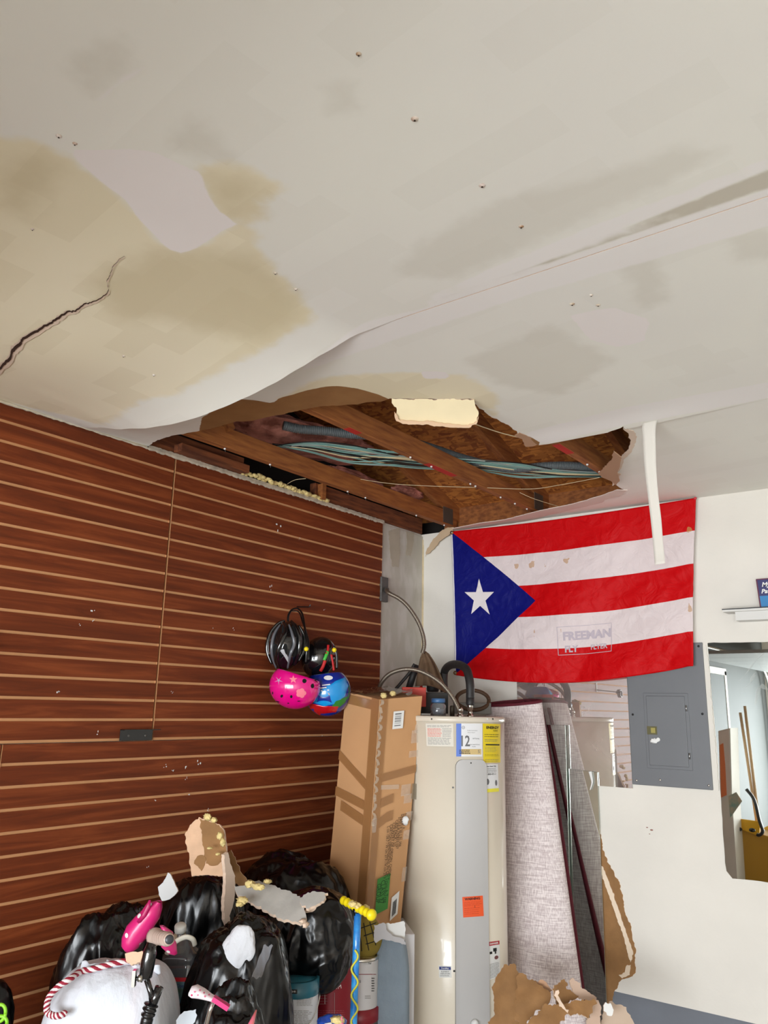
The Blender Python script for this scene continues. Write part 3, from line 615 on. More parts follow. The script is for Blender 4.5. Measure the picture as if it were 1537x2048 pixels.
# ================================================================== FLAG
uL, uR = .208, 1.69
TLp, TRp, BRp, BLp = P(905, 1064, Y=-.02), P(1395, 997, Y=-.02), P(1392, 1333, Y=-.02), P(912, 1350, Y=-.02)
def flag(u, v, off=0.0):
    top = TLp.lerp(TRp, u)+V((0, 0, -.014*math.sin(math.pi*u)))
    bot = BLp.lerp(BRp, u)+V((0, 0, -.062*math.sin(math.pi*min(1, u*1.02))**.9))
    p = top.lerp(bot, v); p.x -= .012*math.sin(math.pi*v)*(1-u)*0+.008*math.sin(math.pi*v)*(1 if u > .5 else -1)*abs(2*u-1)
    w_ = .010*math.sin(11*u+5*v*v+1.2)*(.25+v)+.007*math.sin(23*u-9*v)*v*(1.2-v)+.034*max(0, math.sin((u-.55)*9+v*3.2))*(v**1.5)*min(1, u*2)
    w_ += .006*noise.noise(V((u*7, v*5, 2)))+.004*noise.noise(V((u*16+v*7, v*14, 5)))+.0022*noise.noise(V((u*40, v*30-u*22, 9)))
    w_ *= min(1, v*5+.15)*min(1, u*10+.2)
    p.y += -.018-max(-.014, w_)*1.15-off
    return p
def flag_mat():
    m = bpy.data.materials.new('printed_flag_polyester'); m.use_nodes = True; nt = m.node_tree; N = nt.nodes; L = nt.links; b = N['Principled BSDF']; b.inputs['Roughness'].default_value = .55
    b.inputs['Specular IOR Level'].default_value = .15
    def at(n_): q = N.new('ShaderNodeAttribute'); q.attribute_name = n_; return q.outputs['Fac']
    def mt(op, a, c=0.0):
        q = N.new('ShaderNodeMath'); q.operation = op
        for i, v_ in enumerate((a, c)):
            if isinstance(v_, (int, float)): q.inputs[i].default_value = v_
            else: L.new(v_, q.inputs[i])
        return q.outputs[0]
    def mx(f_, a, c):
        x = N.new('ShaderNodeMix'); x.data_type = 'RGBA'; L.new(f_, x.inputs[0])
        for i, v_ in ((6, a), (7, c)):
            if isinstance(v_, tuple): x.inputs[i].default_value = (*s2l(v_), 1)
            else: L.new(v_, x.inputs[i])
        return x.outputs[2]
    u, v_ = at('fu'), at('fv')
    st = mt('GREATER_THAN', mt('MODULO', mt('MULTIPLY', v_, 5.0), 2.0), 1.0)
    c = mx(st, (196, 2, 10), (222, 208, 208))
    sd = N.new('ShaderNodeTexNoise'); sd.inputs['Scale'].default_value = 38; tcn = N.new('ShaderNodeTexCoord'); L.new(tcn.outputs['Object'], sd.inputs[0])
    stn = mt('GREATER_THAN', mt('ADD', at('fs'), mt('MULTIPLY', mt('SUBTRACT', sd.outputs[0], .5), .05)), .0)
    c = mx(mt('MULTIPLY', stn, .65), c, (186, 140, 84))
    tri = mt('LESS_THAN', u, mt('MULTIPLY', mt('SUBTRACT', 1.0, mt('ABSOLUTE', mt('SUBTRACT', mt('MULTIPLY', v_, 2.0), 1.0))), .385))
    c = mx(tri, c, (10, 16, 108)); hoist = mt('LESS_THAN', u, .008); c = mx(hoist, c, (222, 218, 224))
    L.new(c, b.inputs['Base Color'])
    w_ = N.new('ShaderNodeTexNoise'); w_.inputs['Scale'].default_value = 9; w_.inputs['Detail'].default_value = 6; w_.inputs['Distortion'].default_value = 1.2; L.new(tcn.outputs['Object'], w_.inputs[0])
    bp = N.new('ShaderNodeBump'); bp.inputs['Strength'].default_value = .6; bp.inputs['Distance'].default_value = .02; L.new(w_.outputs[0], bp.inputs['Height']); L.new(bp.outputs[0], b.inputs['Normal'])
    return m
ef = empty('flag', TLp, 'red and white striped flag with blue triangle and white star on the back wall', 'flag')
nu, nv = 150, 90; mb = MB(); mb.surf(lambda a, b_: flag(a, b_), nu, nv, flag_mat())
spots = [(.30, .28, .012, .03), (.37, .27, .02, .03), (.43, .30, .006, .035), (.52, .27, .02, .02), (.98, .19, .012, .03), (.99, .68, .008, .05), (.385, .70, .007, .05), (.50, .69, .007, .05), (.155, .735, .006, .015), (.0, .45, .006, .05), (.0, .62, .006, .05)]
fu = [i/nu for j in range(nv+1) for i in range(nu+1)]; fv = [min(.9999, j/nv) for j in range(nv+1) for i in range(nu+1)]
fs_ = [max(-.05, max(.012-.02*math.hypot((a-s0)/s2, (b_-s1)/s3) for s0, s1, s2, s3 in spots)) for a, b_ in zip(fu, fv)]
oc = mb.build('cloth', ef, attrs={'fu': fu, 'fv': fv, 'fs': fs_})
so = oc.modifiers.new('thick', 'SOLIDIFY'); so.thickness = .0006
su, sv = .128, .475
def star(cu, cv, R, off):
    mb = MB(); pts = []
    for i in range(10):
        a = math.pi/2+i*math.pi/5; r_ = R if i % 2 == 0 else R*.385
        pts.append((cu+r_*math.cos(a)*.92/1.48, cv-r_*math.sin(a)/.88*.98))
    vs, fc = cdt([V(q) for q in pts], [], .012); mb.add([flag(q.x, q.y, off) for q in vs], fc, mat('white_star_print', (230, 222, 222), .6), True); return mb
star(su, sv, .118, .0034).build('star', ef)
for v_ in (.01, .985):
    mb = MB(); mb.lathe(flag(.006, v_, .001), [(.005, 0), (.012, 0), (.012, .003), (.005, .003)], mat('brass', (150, 110, 60), .4, .8), 16, axis=(0, -1, 0), cap=False); mb.build('grommet', ef)
mb = MB(); mb.ball(flag(.998, .004, .003), .008, mat('pink_pin', (200, 60, 70), .4), 2); mb.build('pin', ef)
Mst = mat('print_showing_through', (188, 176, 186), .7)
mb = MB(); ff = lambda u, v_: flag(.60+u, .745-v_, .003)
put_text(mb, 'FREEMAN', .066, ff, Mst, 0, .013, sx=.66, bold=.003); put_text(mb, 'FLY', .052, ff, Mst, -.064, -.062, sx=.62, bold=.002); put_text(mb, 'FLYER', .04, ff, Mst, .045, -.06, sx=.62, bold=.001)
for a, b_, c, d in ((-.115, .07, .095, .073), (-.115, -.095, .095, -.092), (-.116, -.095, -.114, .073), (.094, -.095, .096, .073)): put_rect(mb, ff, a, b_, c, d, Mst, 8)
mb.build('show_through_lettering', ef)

# ================================================================== BACK WALL: panel, mirrors, shelf
M_pan = mat('grey_breaker_paint', (106, 108, 112), .45, var=.03, vscale=6)
pe = empty('breaker_panel', (1.475, -.005, 1.01), 'grey metal breaker panel with a closed door below the flag corner', 'breaker panel')
mb = MB(); mb.box((1.279, -.014, 1.010), (1.668, -.001, 1.703), M_pan); mb.build('cover', pe, bevel=.003)
dl, dr, dt, db = 1.374, 1.566, 1.444, 1.107
mb = MB(); mb.box((dl-.014, -.017, db-.014), (dr+.016, -.012, dt+.014), M_pan); mb.build('door_frame', pe, bevel=.002)
mb = MB(); mb.box((dl, -.021, db), (dr, -.014, dt), M_pan); dd = mb.build('door', pe, bevel=.003)
mb = MB(); mb.box((dl-.002, -.0225, 1.255), (dl+.048, -.0185, 1.295), mat('brass_latch_plate', (92, 88, 60), .4, .6)); mb.box((dl+.02, -.030, 1.263), (dl+.042, -.021, 1.288), mat('latch_slide', (150, 140, 80), .4, .6)); mb.build('latch', dd)
for z in (1.16, 1.385):
    mb = MB(); mb.tube([(dr+.006, -.022, z-.014), (dr+.006, -.022, z+.014)], .004, mat('hinge_steel', (180, 180, 180), .3, 1), 8); mb.build('hinge', pe)
for x, z in ((1.30, 1.35), (1.645, 1.36), (1.302, 1.03), (1.65, 1.03), (1.65, 1.685), (1.42, 1.04)):
    mb = MB(); mb.lathe((x, -.0135, z), [(.006, 0), (.005, .003), (.001, .004)], M_chrome if z < 1.2 else M_black, 12, axis=(0, -1, 0)); mb.build('screw', pe)
mb = MB(); mb.ball((1.405, -.0225, 1.225), (.02, .0012, .012), M_paper, 3, fn=lambda d: 1+.5*noise.noise(d*4)); mb.ball((1.425, -.0225, 1.232), (.010, .0012, .010), M_paper, 2); mb.build('paint_chip', dd)
rd = random.Random(5)
tag(shard('trim_panel_side', [(1404, 1290), (1412, 1290), (1420, 1330), (1424, 1400), (1431, 1480), (1436, 1540), (1438, 1582), (1424, 1580), (1420, 1500), (1413, 1400), (1406, 1340)], (1.6, -.006, 1), (0, 1, 0), .006, M_white, seed=3), kind='structure')
# mirrors
def mirror_mat():
    m = bpy.data.materials.new('hazy_mirror'); m.use_nodes = True; nt = m.node_tree; N = nt.nodes; L = nt.links; b = N['Principled BSDF']
    b.inputs['Base Color'].default_value = (.80, .82, .80, 1); b.inputs['Metallic'].default_value = 1; b.inputs['Roughness'].default_value = .012
    d = N.new('ShaderNodeBsdfDiffuse'); d.inputs[0].default_value = (*s2l((214, 196, 190)), 1); mxs = N.new('ShaderNodeMixShader')  # pale diffuse tone mixed over the reflection in random patches
    geo = N.new('ShaderNodeNewGeometry'); n = N.new('ShaderNodeTexNoise'); n.inputs['Scale'].default_value = 2.5; n.inputs['Detail'].default_value = 5; n.inputs['Distortion'].default_value = 1.5; L.new(geo.outputs['Position'], n.inputs[0])
    r = N.new('ShaderNodeMapRange'); r.inputs[1].default_value = .35; r.inputs[2].default_value = .75; r.inputs[3].default_value = .14; r.inputs[4].default_value = .42; L.new(n.outputs[0], r.inputs[0]); L.new(r.outputs[0], mxs.inputs[0])
    out = N['Material Output']; L.new(b.outputs[0], mxs.inputs[1]); L.new(d.outputs[0], mxs.inputs[2]); L.new(mxs.outputs[0], out.inputs[0]); return m
M_mir = mirror_mat()
M_mir2 = mat('clear_mirror', (226, 230, 226), .01, 1.0)
M_ge = mat('glass_edge', (190, 200, 190), .15, .3)
def mirror(x0, x1, z0, z1, y, label, m=M_mir, tilt=0.0, yaw=0.0, th=.005, z1r=None):
    mb = MB(); c = V(((x0+x1)/2, y, z0)); M = Matrix.Translation(c)@Matrix.Rotation(yaw, 4, 'Z')@Matrix.Rotation(tilt, 4, 'X')
    h = z1-z0; w_ = x1-x0; hr = (z1r-z0) if z1r else h
    v_ = [M@V(p) for p in ((-w_/2, 0, 0), (w_/2, 0, 0), (w_/2, 0, hr), (-w_/2, 0, h), (-w_/2, th, 0), (w_/2, th, 0), (w_/2, th, hr), (-w_/2, th, h))]
    mb.add(v_[:4], [(0, 1, 2, 3)], m); mb.add(v_, [(0, 4, 5, 1), (1, 5, 6, 2), (2, 6, 7, 3), (3, 7, 4, 0), (4, 7, 6, 5)], M_ge)
    return tag(mb.build('mirror'), label, 'mirror')
mirror(.640, 1.276, .99, 1.74, -.0062, 'hazy wall mirror between the rolled rug and the breaker panel', z1r=1.74)
mirror(.640, 1.085, -.28, .986, -.0062, 'lower wall mirror behind the rolled rug')
a, b_ = P(1133, 1537, Y=-.025), P(1194, 1545, Y=-.025)
mirror(a.x, b_.x, -.29, a.z, -.025, 'narrow leaning mirror with a white paint drip right of the rug', M_mir2, tilt=-.006, z1r=b_.z)
mb = MB(); dr_ = spline([P(x, y, Y=-.0275) for x, y in ((1181, 1543), (1184, 1556), (1185, 1566), (1181, 1580))], 5); mb.tube(dr_, lambda t: .007*(1-t)+.002, M_paper, 8); tag(mb.build('paint_drip'), 'white paint drip on the narrow leaning mirror', 'paint')
a, b_ = P(1078, 1449, Y=-.045), P(1129, 1453, Y=-.045)
mirror(a.x, b_.x, -.29, a.z, -.045, 'tall leaning mirror strip directly behind the rolled rug', M_mir2, tilt=-.008, yaw=-.02)
tag(shard('mirror', [(1416, 1286), (1537, 1284), (1700, 1284), (1700, 1790), (1537, 1765), (1490, 1759), (1466, 1757), (1454, 1742), (1451, 1725), (1446, 1640), (1440, 1560), (1434, 1480), (1424, 1380)], (1.7, -.006, 1), (0, 1, 0), .005, M_mir2, M_ge, amp=0, rag=.002, rstep=.03, step=.2), 'large mirror at the right edge with a broken lower left corner', 'mirror')
# smears on the big mirror
for k, pts in enumerate(([(1537, 1300), (1512, 1320), (1495, 1345), (1478, 1362)], [(1520, 1335), (1507, 1350), (1505, 1362), (1490, 1375)], [(1537, 1380), (1520, 1372), (1515, 1395), (1512, 1410)])):
    mb = MB(); s_ = spline([P(x, y, Y=-.0125) for x, y in pts], 6); vs = []
    for i, q in enumerate(s_):
        w_ = .012*math.sin(math.pi*(i+.3)/len(s_)); vs += [q+V((w_, 0, w_)), q-V((w_, 0, w_))]
    mb.add(vs, [(2*i, 2*i+1, 2*i+3, 2*i+2) for i in range(len(s_)-1)], mat('dust_smear', (214, 218, 214), .9, alpha=.22)); tag(mb.build('dust_smear'), ['long pale smear across the top of the right mirror', 'short pale smear in the middle of the right mirror', 'pale smear at the photo edge on the right mirror'][k], 'smear')
# torn kraft paper patch on the back wall and its broken rim
M_wallb = M_white
tag(shard('torn_wall_patch', [(1196, 1645), (1203, 1670), (1206, 1700), (1222, 1735), (1240, 1765), (1247, 1800), (1252, 1830), (1262, 1850), (1266, 1880), (1273, 1900), (1270, 1925), (1272, 1945), (1260, 1955), (1250, 1958), (1238, 1965), (1236, 1975), (1228, 1985), (1226, 2000), (1215, 2020), (1205, 2048), (1195, 2060)], (1.2, -.003, 1), (0, 1, 0), .003, M_kraft, M_gyp, amp=.0, seed=8, rag=.005), 'torn brown paper patch at the left edge of the lower white wall', 'torn wall paper')
tag(shard('torn_drywall_edge', [(1196, 1730), (1206, 1733), (1215, 1755), (1226, 1785), (1240, 1825), (1250, 1855), (1260, 1885), (1267, 1905), (1262, 1925), (1258, 1915), (1250, 1880), (1236, 1840), (1220, 1795), (1208, 1760)], (1.2, -.006, 1), (0, 1, 0), .003, mat('pale_torn_core', (236, 216, 192), .9), amp=.001, seed=9, rag=.003), 'pale broken line running down the brown wall patch', 'torn drywall')
tag(shard('torn_drywall_edge', [(1262, 1930), (1260, 1950), (1245, 1957), (1238, 1950), (1250, 1945), (1255, 1930)], (1.2, -.006, 1), (0, 1, 0), .003, mat('pale_torn_core', (236, 216, 192), .9), amp=.001, seed=10, rag=.003), 'small pale broken spot at the bottom of the brown wall patch', 'torn drywall')
mb = MB()
for x, y, r_ in ((1295, 1655, .004), (1304, 1660, .006), (1300, 1668, .003)): mb.ball(P(x, y, Y=0), (r_*1.5, .0008, r_*.6), mat('wall_scab', (150, 96, 84), .9), 1)
tag(mb.build('wall_scratches'), 'small reddish scratches in the middle of the lower white wall', 'scratch')
# shelf and sign
mb = MB(); mb.box((1.800, -.11, 1.838), (2.6, -.001, 1.846), mat('shelf_white', (214, 212, 208), .5)); es = empty('wall_shelf', (1.95, -.05, 1.80), 'thin white wall shelf with a dark edge at the right photo edge', 'shelf')
mb = MB(); mb.box((1.800, -.11, 1.836), (2.6, -.001, 1.8455), mat('shelf_white', (214, 212, 208), .5)); mb.build('board', es)
mb = MB(); mb.box((1.798, -.112, 1.8455), (2.6, -.001, 1.850), mat('shelf_black', (30, 30, 34), .5)); mb.build('top_layer', es)
mb = MB(); mb.box((1.85, -.085, 1.795), (2.6, -.001, 1.836), mat('shelf_white', (214, 212, 208), .5)); mb.build('bracket', es)
SY = -.075; a = P(1512, 1158, Y=SY); b_ = P(1521, 1219, Y=SY)
e2 = empty('picture_sign', (a.x+.1, SY, 1.851), 'blue sign with white lettering standing on the wall shelf', 'sign')
def sgf(u, v_): return V((a.x+.001+u+(a.z-.0-v_)*0, SY, 1.851+v_))
hh = a.z-1.851; tl = (b_.x-a.x)
def sg(u, v_, o=0.0): return V((b_.x+u-tl*(v_/hh), SY-o, 1.851+v_))
mb = MB()
def slab(u0, v0, u1, v1, o0, o1, m): 
    vs = [sg(u0, v0, o0), sg(u1, v0, o0), sg(u1, v1, o0), sg(u0, v1, o0), sg(u0, v0, o1), sg(u1, v0, o1), sg(u1, v1, o1), sg(u0, v1, o1)]
    mb.add(vs, [(0, 3, 2, 1), (4, 5, 6, 7), (0, 1, 5, 4), (1, 2, 6, 5), (2, 3, 7, 6), (3, 0, 4, 7)], m)
slab(0, 0, .24, hh, -.006, 0, mat('sign_maroon', (92, 24, 60), .4)); mb.build('backing', e2, bevel=.003)
mb = MB(); slab(.007, hh*.40, .235, hh-.006, .0004, .0012, mat('sign_navy', (34, 34, 96), .4)); slab(.007, .003, .235, hh*.40, .0004, .0012, mat('sign_sky_blue', (30, 120, 180), .4)); mb.build('face', e2)
mb = MB(); put_text(mb, 'My', .030, lambda u, v_: sg(u, v_, .002), M_paper, .022, hh*.78, align='LEFT', bold=.0008, shear=.3); put_text(mb, 'Patio', .028, lambda u, v_: sg(u, v_, .002), M_paper, .016, hh*.55, align='LEFT', bold=.0008, shear=.3); mb.build('lettering', e2)

# hook on the left wall at the photo edge and the bracket on the slatwall
hz = P(2, 1275, X=0)
hk = empty('wall_hook', (0, -2.70, 1.55), 'black coil hook on a small plate at the left photo edge', 'hook')
mb = MB(); mb.box((.001, -2.712, 1.53), (.004, -2.692, 1.605), M_paper); mb.build('plate', hk)
mb = MB(); mb.tube(spline([(.003, -2.70, 1.545), (.05, -2.76, 1.54), (.10, -2.83, 1.535), (.12, -2.86, 1.53)], 5), .004, M_black, 8); mb.tube([V((.12, -2.89+.03*math.cos(i*.5), 1.52+.03*math.sin(i*.5))) + V((i*.0008, 0, 0)) for i in range(40)], .006, M_black, 8); mb.build('coil_arm', hk)
a, b_ = P(240, 1462, X=0), P(303, 1480, X=0)
be = empty('shelf_bracket', (0, (a.y+b_.y)/2, b_.z), 'black metal angle bracket on the seam of the slatwall', 'bracket')
mb = MB(); mb.box((.0005, a.y, b_.z), (.004, b_.y, a.z+.006), M_black); mb.build('plate', be, bevel=.001)
mb = MB(); mb.box((.0005, a.y, a.z+.003), (.030, b_.y+.02, a.z+.006), M_black); mb.build('ledge', be)
for t in (.26, .78):
    y = a.y+(b_.y-a.y)*t; mb = MB(); mb.lathe((.004, y, (a.z+b_.z)/2), [(.006, 0), (.005, .002), (.001, .0025)], M_galv, 12, axis=(1, 0, 0)); mb.build('screw', be)
# white flecks on the slatwall
rd = random.Random(8); mb = MB()
for px, py, r_ in [(560, 1053, 9), (545, 1176, 6), (186, 1220, 5), (186, 1240, 3), (117, 1383, 4), (161, 1249, 3), (600, 1078, 3), (650, 1220, 3), (345, 1385, 3), (330, 1531, 4), (347, 1540, 4), (372, 1538, 5), (373, 1556, 3), (398, 1524, 5), (194, 1465, 4), (310, 1600, 3), (296, 1733, 3), (378, 1590, 3), (416, 1620, 3), (425, 1255, 2), (467, 1258, 3), (540, 1500, 2), (645, 1470, 2)]:
    for k in range(3):
        c = P(px+rd.uniform(-r_, r_)*.8, py+rd.uniform(-r_, r_), X=.0006); mb.ball(c, (.0007, r_*.0006*rd.uniform(.5, 1.4), r_*.0008*rd.uniform(.5, 1.4)), M_paper, 1)
tag(mb.build('plaster_flecks'), 'white plaster flecks sticking to the slatwall', 'flecks', kind='stuff')

# ================================================================== OBJECTS ON THE FLOOR AND WALLS
from mathutils.bvhtree import BVHTree
FWD = V((-math.sin(AZ), math.cos(AZ), 0)); RGT = V((math.cos(AZ), math.sin(AZ), 0)); RZ = Matrix.Rotation(AZ, 3, 'Z')
def PD(px, py, D): t = ray(px, py); return CAM+t*(D/(t.dot(FWD)))      # D metres into the room along the level view direction
def bvh(mb): return BVHTree.FromPolygons(mb.v, mb.f)
def cast(T, px, py, off=.001):
    r = ray(px, py).normalized(); h = T.ray_cast(CAM, r)
    if h[0] is None:
        h = T.find_nearest(PD(px, py, 3.9))
        return h[0]+(h[1] if h[1].dot(r) < 0 else -h[1])*off
    nrm = h[1] if h[1].dot(r) < 0 else -h[1]
    return h[0]+nrm*off
def quad_fn(T, q, W, H, off=.001):                                     # label space (0..W, 0..-H) over a quad seen on a surface
    (a, b, c, d) = [V((x, y)) for x, y in q]
    def f(u, v): s_, t = u/W, -v/H; p = (a*(1-s_)+b*s_)*(1-t)+(d*(1-s_)+c*s_)*t; return cast(T, p.x, p.y, off)
    def g(u, v): return f(u, v)
    def hi(o):
        def k(u, v): s_, t = u/W, -v/H; p = (a*(1-s_)+b*s_)*(1-t)+(d*(1-s_)+c*s_)*t; return cast(T, p.x, p.y, off+o)
        return k
    return f, hi(.0006)
def lines(mb, f, u0, u1, v0, v1, n, m, h=.4, seed=0, rag=.15):          # rows of print too small to read
    rd = random.Random(seed); dv = (v1-v0)/n
    for i in range(n):
        v = v0+dv*(i+.3); u = u0; end = u1-rd.random()*rag*(u1-u0)
        while u < end-.01:
            w_ = min(rd.uniform(.06, .2)*(u1-u0), end-u); put_rect(mb, f, u, v, u+w_, v+dv*h, m, 2); u += w_+.025*(u1-u0)
def decal(T, pts, m, name, parent, off=.0012, step=None, mb=None):
    p2 = [V(p) for p in pts]; ext = max(max(p.x for p in p2)-min(p.x for p in p2), max(p.y for p in p2)-min(p.y for p in p2))
    vs, fs = cdt(p2, [], step or max(2.5, ext/8)); own = mb is None; mb = mb or MB()
    mb.add([cast(T, p.x, p.y, off) for p in vs], fs, m, True)
    return mb.build(name, parent) if own else mb
def disc(cx, cy, rx, ry, n=14, rot=0): return [(cx+math.cos(a)*rx*math.cos(rot)-math.sin(a)*ry*math.sin(rot), cy+math.cos(a)*rx*math.sin(rot)+math.sin(a)*ry*math.cos(rot)) for a in [2*math.pi*i/n for i in range(n)]]

# ---- water heater
def hdir(px): t = ray(px, 1500); return V((t.x, t.y)).normalized()
d1, d2 = hdir(803), hdir(1010); bis = (d1+d2).normalized(); half = math.acos(max(-1, min(1, d1.dot(d2))))/2
TR_ = .250; TD = TR_/math.sin(half); TC = V((CAM.x, CAM.y))+bis*TD; TZ = 1.327
tk = empty('water_heater', (TC.x, TC.y, FL), 'tall cream cylindrical water heater with stickers between the carton and the rolled rug', 'water heater')
M_tank = mat('cream_enamel', (232, 222, 204), .24, var=.02, vscale=3, bump=.06, bscale=14, coat=.3)
M_tankg = mat('grey_cover_enamel', (190, 188, 187), .4)
mb = MB(); mb.lathe((TC.x, TC.y, 0), [(TR_-.004, FL+.02), (TR_, FL+.03), (TR_, TZ-.018)], M_tank, 96); TT = bvh(mb); mb.build('tank_body', tk)
mb = MB(); mb.lathe((TC.x, TC.y, 0), [(TR_-.01, FL+.0), (TR_-.01, FL+.03)], M_black, 48); mb.build('base_ring', tk)
mb = MB(); mb.lathe((TC.x, TC.y, 0), [(TR_+.001, TZ-.025), (TR_+.003, TZ-.023), (TR_+.003, TZ-.004), (TR_-.004, TZ), (TR_-.03, TZ-.006), (.001, TZ-.008)], mat('lid_enamel', (216, 206, 190), .35, coat=.3), 96, cap=False); TL_ = bvh(mb); mb.build('lid', tk)
for px in (864, 986, 975):
    mb = MB(); decal(TL_, disc(px, 1438, 1.5, 1.8, 10), M_black if px != 975 else M_paper, 'x', None, mb=mb); mb.build('screw', tk)
# cover plate: raised strip with rounded top
def cover(off, dw=0):
    pts = [(912-dw, 2120), (912-dw, 1534)]+[(912-dw+13*(1-math.cos(a)), 1534-15*math.sin(a)-dw) for a in (.3, .7, 1.1, 1.5)]+[(958+dw+13*math.sin(a), 1534-15*math.cos(a)-dw) for a in (.1, .5, .9, 1.3)]+[(971+dw, 1534), (978+dw, 2120)]
    return pts
vs, fs = cdt([V(p) for p in cover(0)], [], 11); mb = MB()
top = [cast(TT, p.x, min(p.y, 2110), .012) for p in vs]
mb.add(top, fs, M_tankg, True)
cn = {(f[i], f[(i+1) % 3]) for f in fs for i in range(3)}
for a, b_ in cn:
    if (b_, a) not in cn:
        pa, pb = vs[a], vs[b_]; mb.add([top[a], top[b_], cast(TT, pb.x+(1.2 if pb.x > 940 else -1.2), min(pb.y, 2110), 0), cast(TT, pa.x+(1.2 if pa.x > 940 else -1.2), min(pa.y, 2110), 0)], [(0, 1, 2, 3)], mat('cover_edge', (150, 146, 140), .4))
cv = mb.build('element_cover', tk); TCov = bvh(mb)
mb = MB(); decal(TCov, disc(942.5, 1526, 1.4, 1.6, 10), M_black, 'x', None, mb=mb); mb.build('screw', tk)
mb = MB(); decal(TT, disc(906.5, 1575, 1.9, 2.1, 12), M_black, 'x', None, mb=mb); mb.build('hole_plug', tk)
mb = MB(); decal(TT, disc(909, 1942, 2.2, 2.2, 12), M_black, 'x', None, mb=mb); mb.build('hole_plug', tk)
mb = MB(); mb.lathe(cast(TCov, 949, 2046, 0), [(.016, 0), (.016, .01), (.012, .02), (.001, .022)], M_paper, 20, axis=-FWD+V((.3, .0, 0))); mb.build('drain_knob', tk)
def label(q, W, H, name='label', T=None, base=M_paper):
    mb = MB(); f, g = quad_fn(T or TT, q, W, H); put_rect(mb, f, 0, 0, W, -H, base, 12); return mb, g
M_redp = mat('red_print', (214, 96, 84), .7); M_lg = mat('light_grey_print', (150, 148, 146), .7)
mb, g = label([(852, 1447), (907, 1447), (908, 1493), (854, 1492)], 55, 46, base=mat('off_white_label', (218, 212, 200), .6))
lines(mb, g, 3, 52, -3, -8, 2, M_lg, seed=1); lines(mb, g, 3, 32, -9, -27, 7, M_redp, seed=2, rag=.1); lines(mb, g, 33, 52, -9, -27, 6, M_lg, seed=3); lines(mb, g, 3, 52, -28, -43, 6, M_lg, seed=4)
tag(mb.build('label', tk), 'white warning sticker with red and grey small print')
mb, g = label([(913, 1447), (965, 1447), (965, 1513), (913, 1513)], 52, 66, base=mat('label_white', (228, 228, 230), .5))
put_rect(mb, g, 0, 0, 10, -66, mat('label_blue', (92, 124, 206), .5)); put_text(mb, '12', 30, lambda u, v: g(u, v)-FWD*.0008, M_grey, 17, -36, bold=.5, sx=.72); put_text(mb, 'Self Cleaning', 3.2, g, M_ink, 39, -30, sx=.8); put_text(mb, 'Profile Performance', 2.8, g, M_grey, 32, -14, sx=.9); put_text(mb, 'Water Heater', 2.6, g, M_grey, 30, -18)
put_text(mb, 'Years Limited Warranty', 2.8, g, M_ink, 37, -42, sx=.7); put_text(mb, 'on parts', 2.8, g, M_ink, 35, -46, sx=.8)
ring = [(14+3.2*math.cos(a), -8+3.2*math.sin(a)) for a in [i*math.pi/8 for i in range(16)]]; rin = [(14+2.5*math.cos(a), -8+2.5*math.sin(a)) for a in [i*math.pi/8 for i in range(16)]]
mb.add([g(*p) for p in ring+rin], [(i, (i+1) % 16, 16+(i+1) % 16, 16+i) for i in range(16)], M_grey); put_text(mb, 'GE', 3.2, g, M_grey, 14, -8)
put_rect(mb, g, 4, -51, 50, -62, mat('label_beige', (210, 184, 128), .6)); g2 = lambda u, v: g(u, v)
lines(mb, lambda u, v: g(u, v)+(-FWD)*.0006, 6, 30, -52, -61, 3, M_ink, seed=6); put_text(mb, '5', 9, lambda u, v: g(u, v)+(-FWD)*.0006, M_grey, 45, -56.5); put_text(mb, '88', 5, lambda u, v: g(u, v)+(-FWD)*.0006, M_grey, 12, -59)
tag(mb.build('label', tk), 'white and blue sticker with a large number 12')
mb, g = label([(966, 1447), (1001, 1448), (1001, 1525), (967, 1525)], 35, 78, base=mat('label_yellow', (230, 204, 20), .45))
put_text(mb, 'ENERGY', 7, g, M_ink, 19, -8, sx=.95, bold=.35); put_text(mb, 'GUIDE', 5, g, M_ink, 25, -14, sx=.6); lines(mb, g, 3, 33, -20, -28, 2, M_ink, seed=7, h=.25); lines(mb, g, 3, 30, -31, -37, 2, M_grey, seed=8, h=.3)
put_rect(mb, g, 5, -41, 33, -43.5, M_ink); lines(mb, g, 3, 28, -46, -58, 4, M_grey, seed=9, h=.2); lines(mb, g, 3, 33, -61, -66, 2, M_ink, seed=10, h=.2); lines(mb, g, 3, 33, -71, -77, 2, M_grey, seed=11, h=.25)
tag(mb.build('label', tk), 'yellow energy sticker with black heading')
mb, g = label([(970, 1529), (996, 1528), (998, 1583), (972, 1585)], 26, 56, base=mat('label_white', (228, 228, 230), .5))
put_text(mb, 'Water Heater Help', 3.4, g, M_ink, 12, -4, sx=.75, bold=.1); lines(mb, g, 2, 23, -7, -17, 5, M_lg, seed=12); put_text(mb, '1-800-431-1', 5, g, M_ink, 12, -20, sx=.78, bold=.1)
mb.add([g(*p) for p in [(4+3.6*math.cos(a), -34-7*math.sin(a)-(1.5 if math.sin(a) < 0 else 0)) for a in [i*math.pi/8 for i in range(16)]]], [tuple(range(16))], M_grey); mb.add([g(*p) for p in [(21+2.2*math.cos(a), -38-6*math.sin(a)) for a in [i*math.pi/8 for i in range(16)]]], [tuple(range(16))], M_grey)
put_rect(mb, g, 0, -49, 26, -56, mat('label_yellow2', (236, 226, 60), .45)); tag(mb.build('label', tk), 'white phone help sticker with a yellow foot')
mb, g = label([(925, 1794), (966, 1791), (968, 1832), (927, 1835)], 41, 41, T=TCov, base=mat('label_orange', (240, 92, 44), .5))
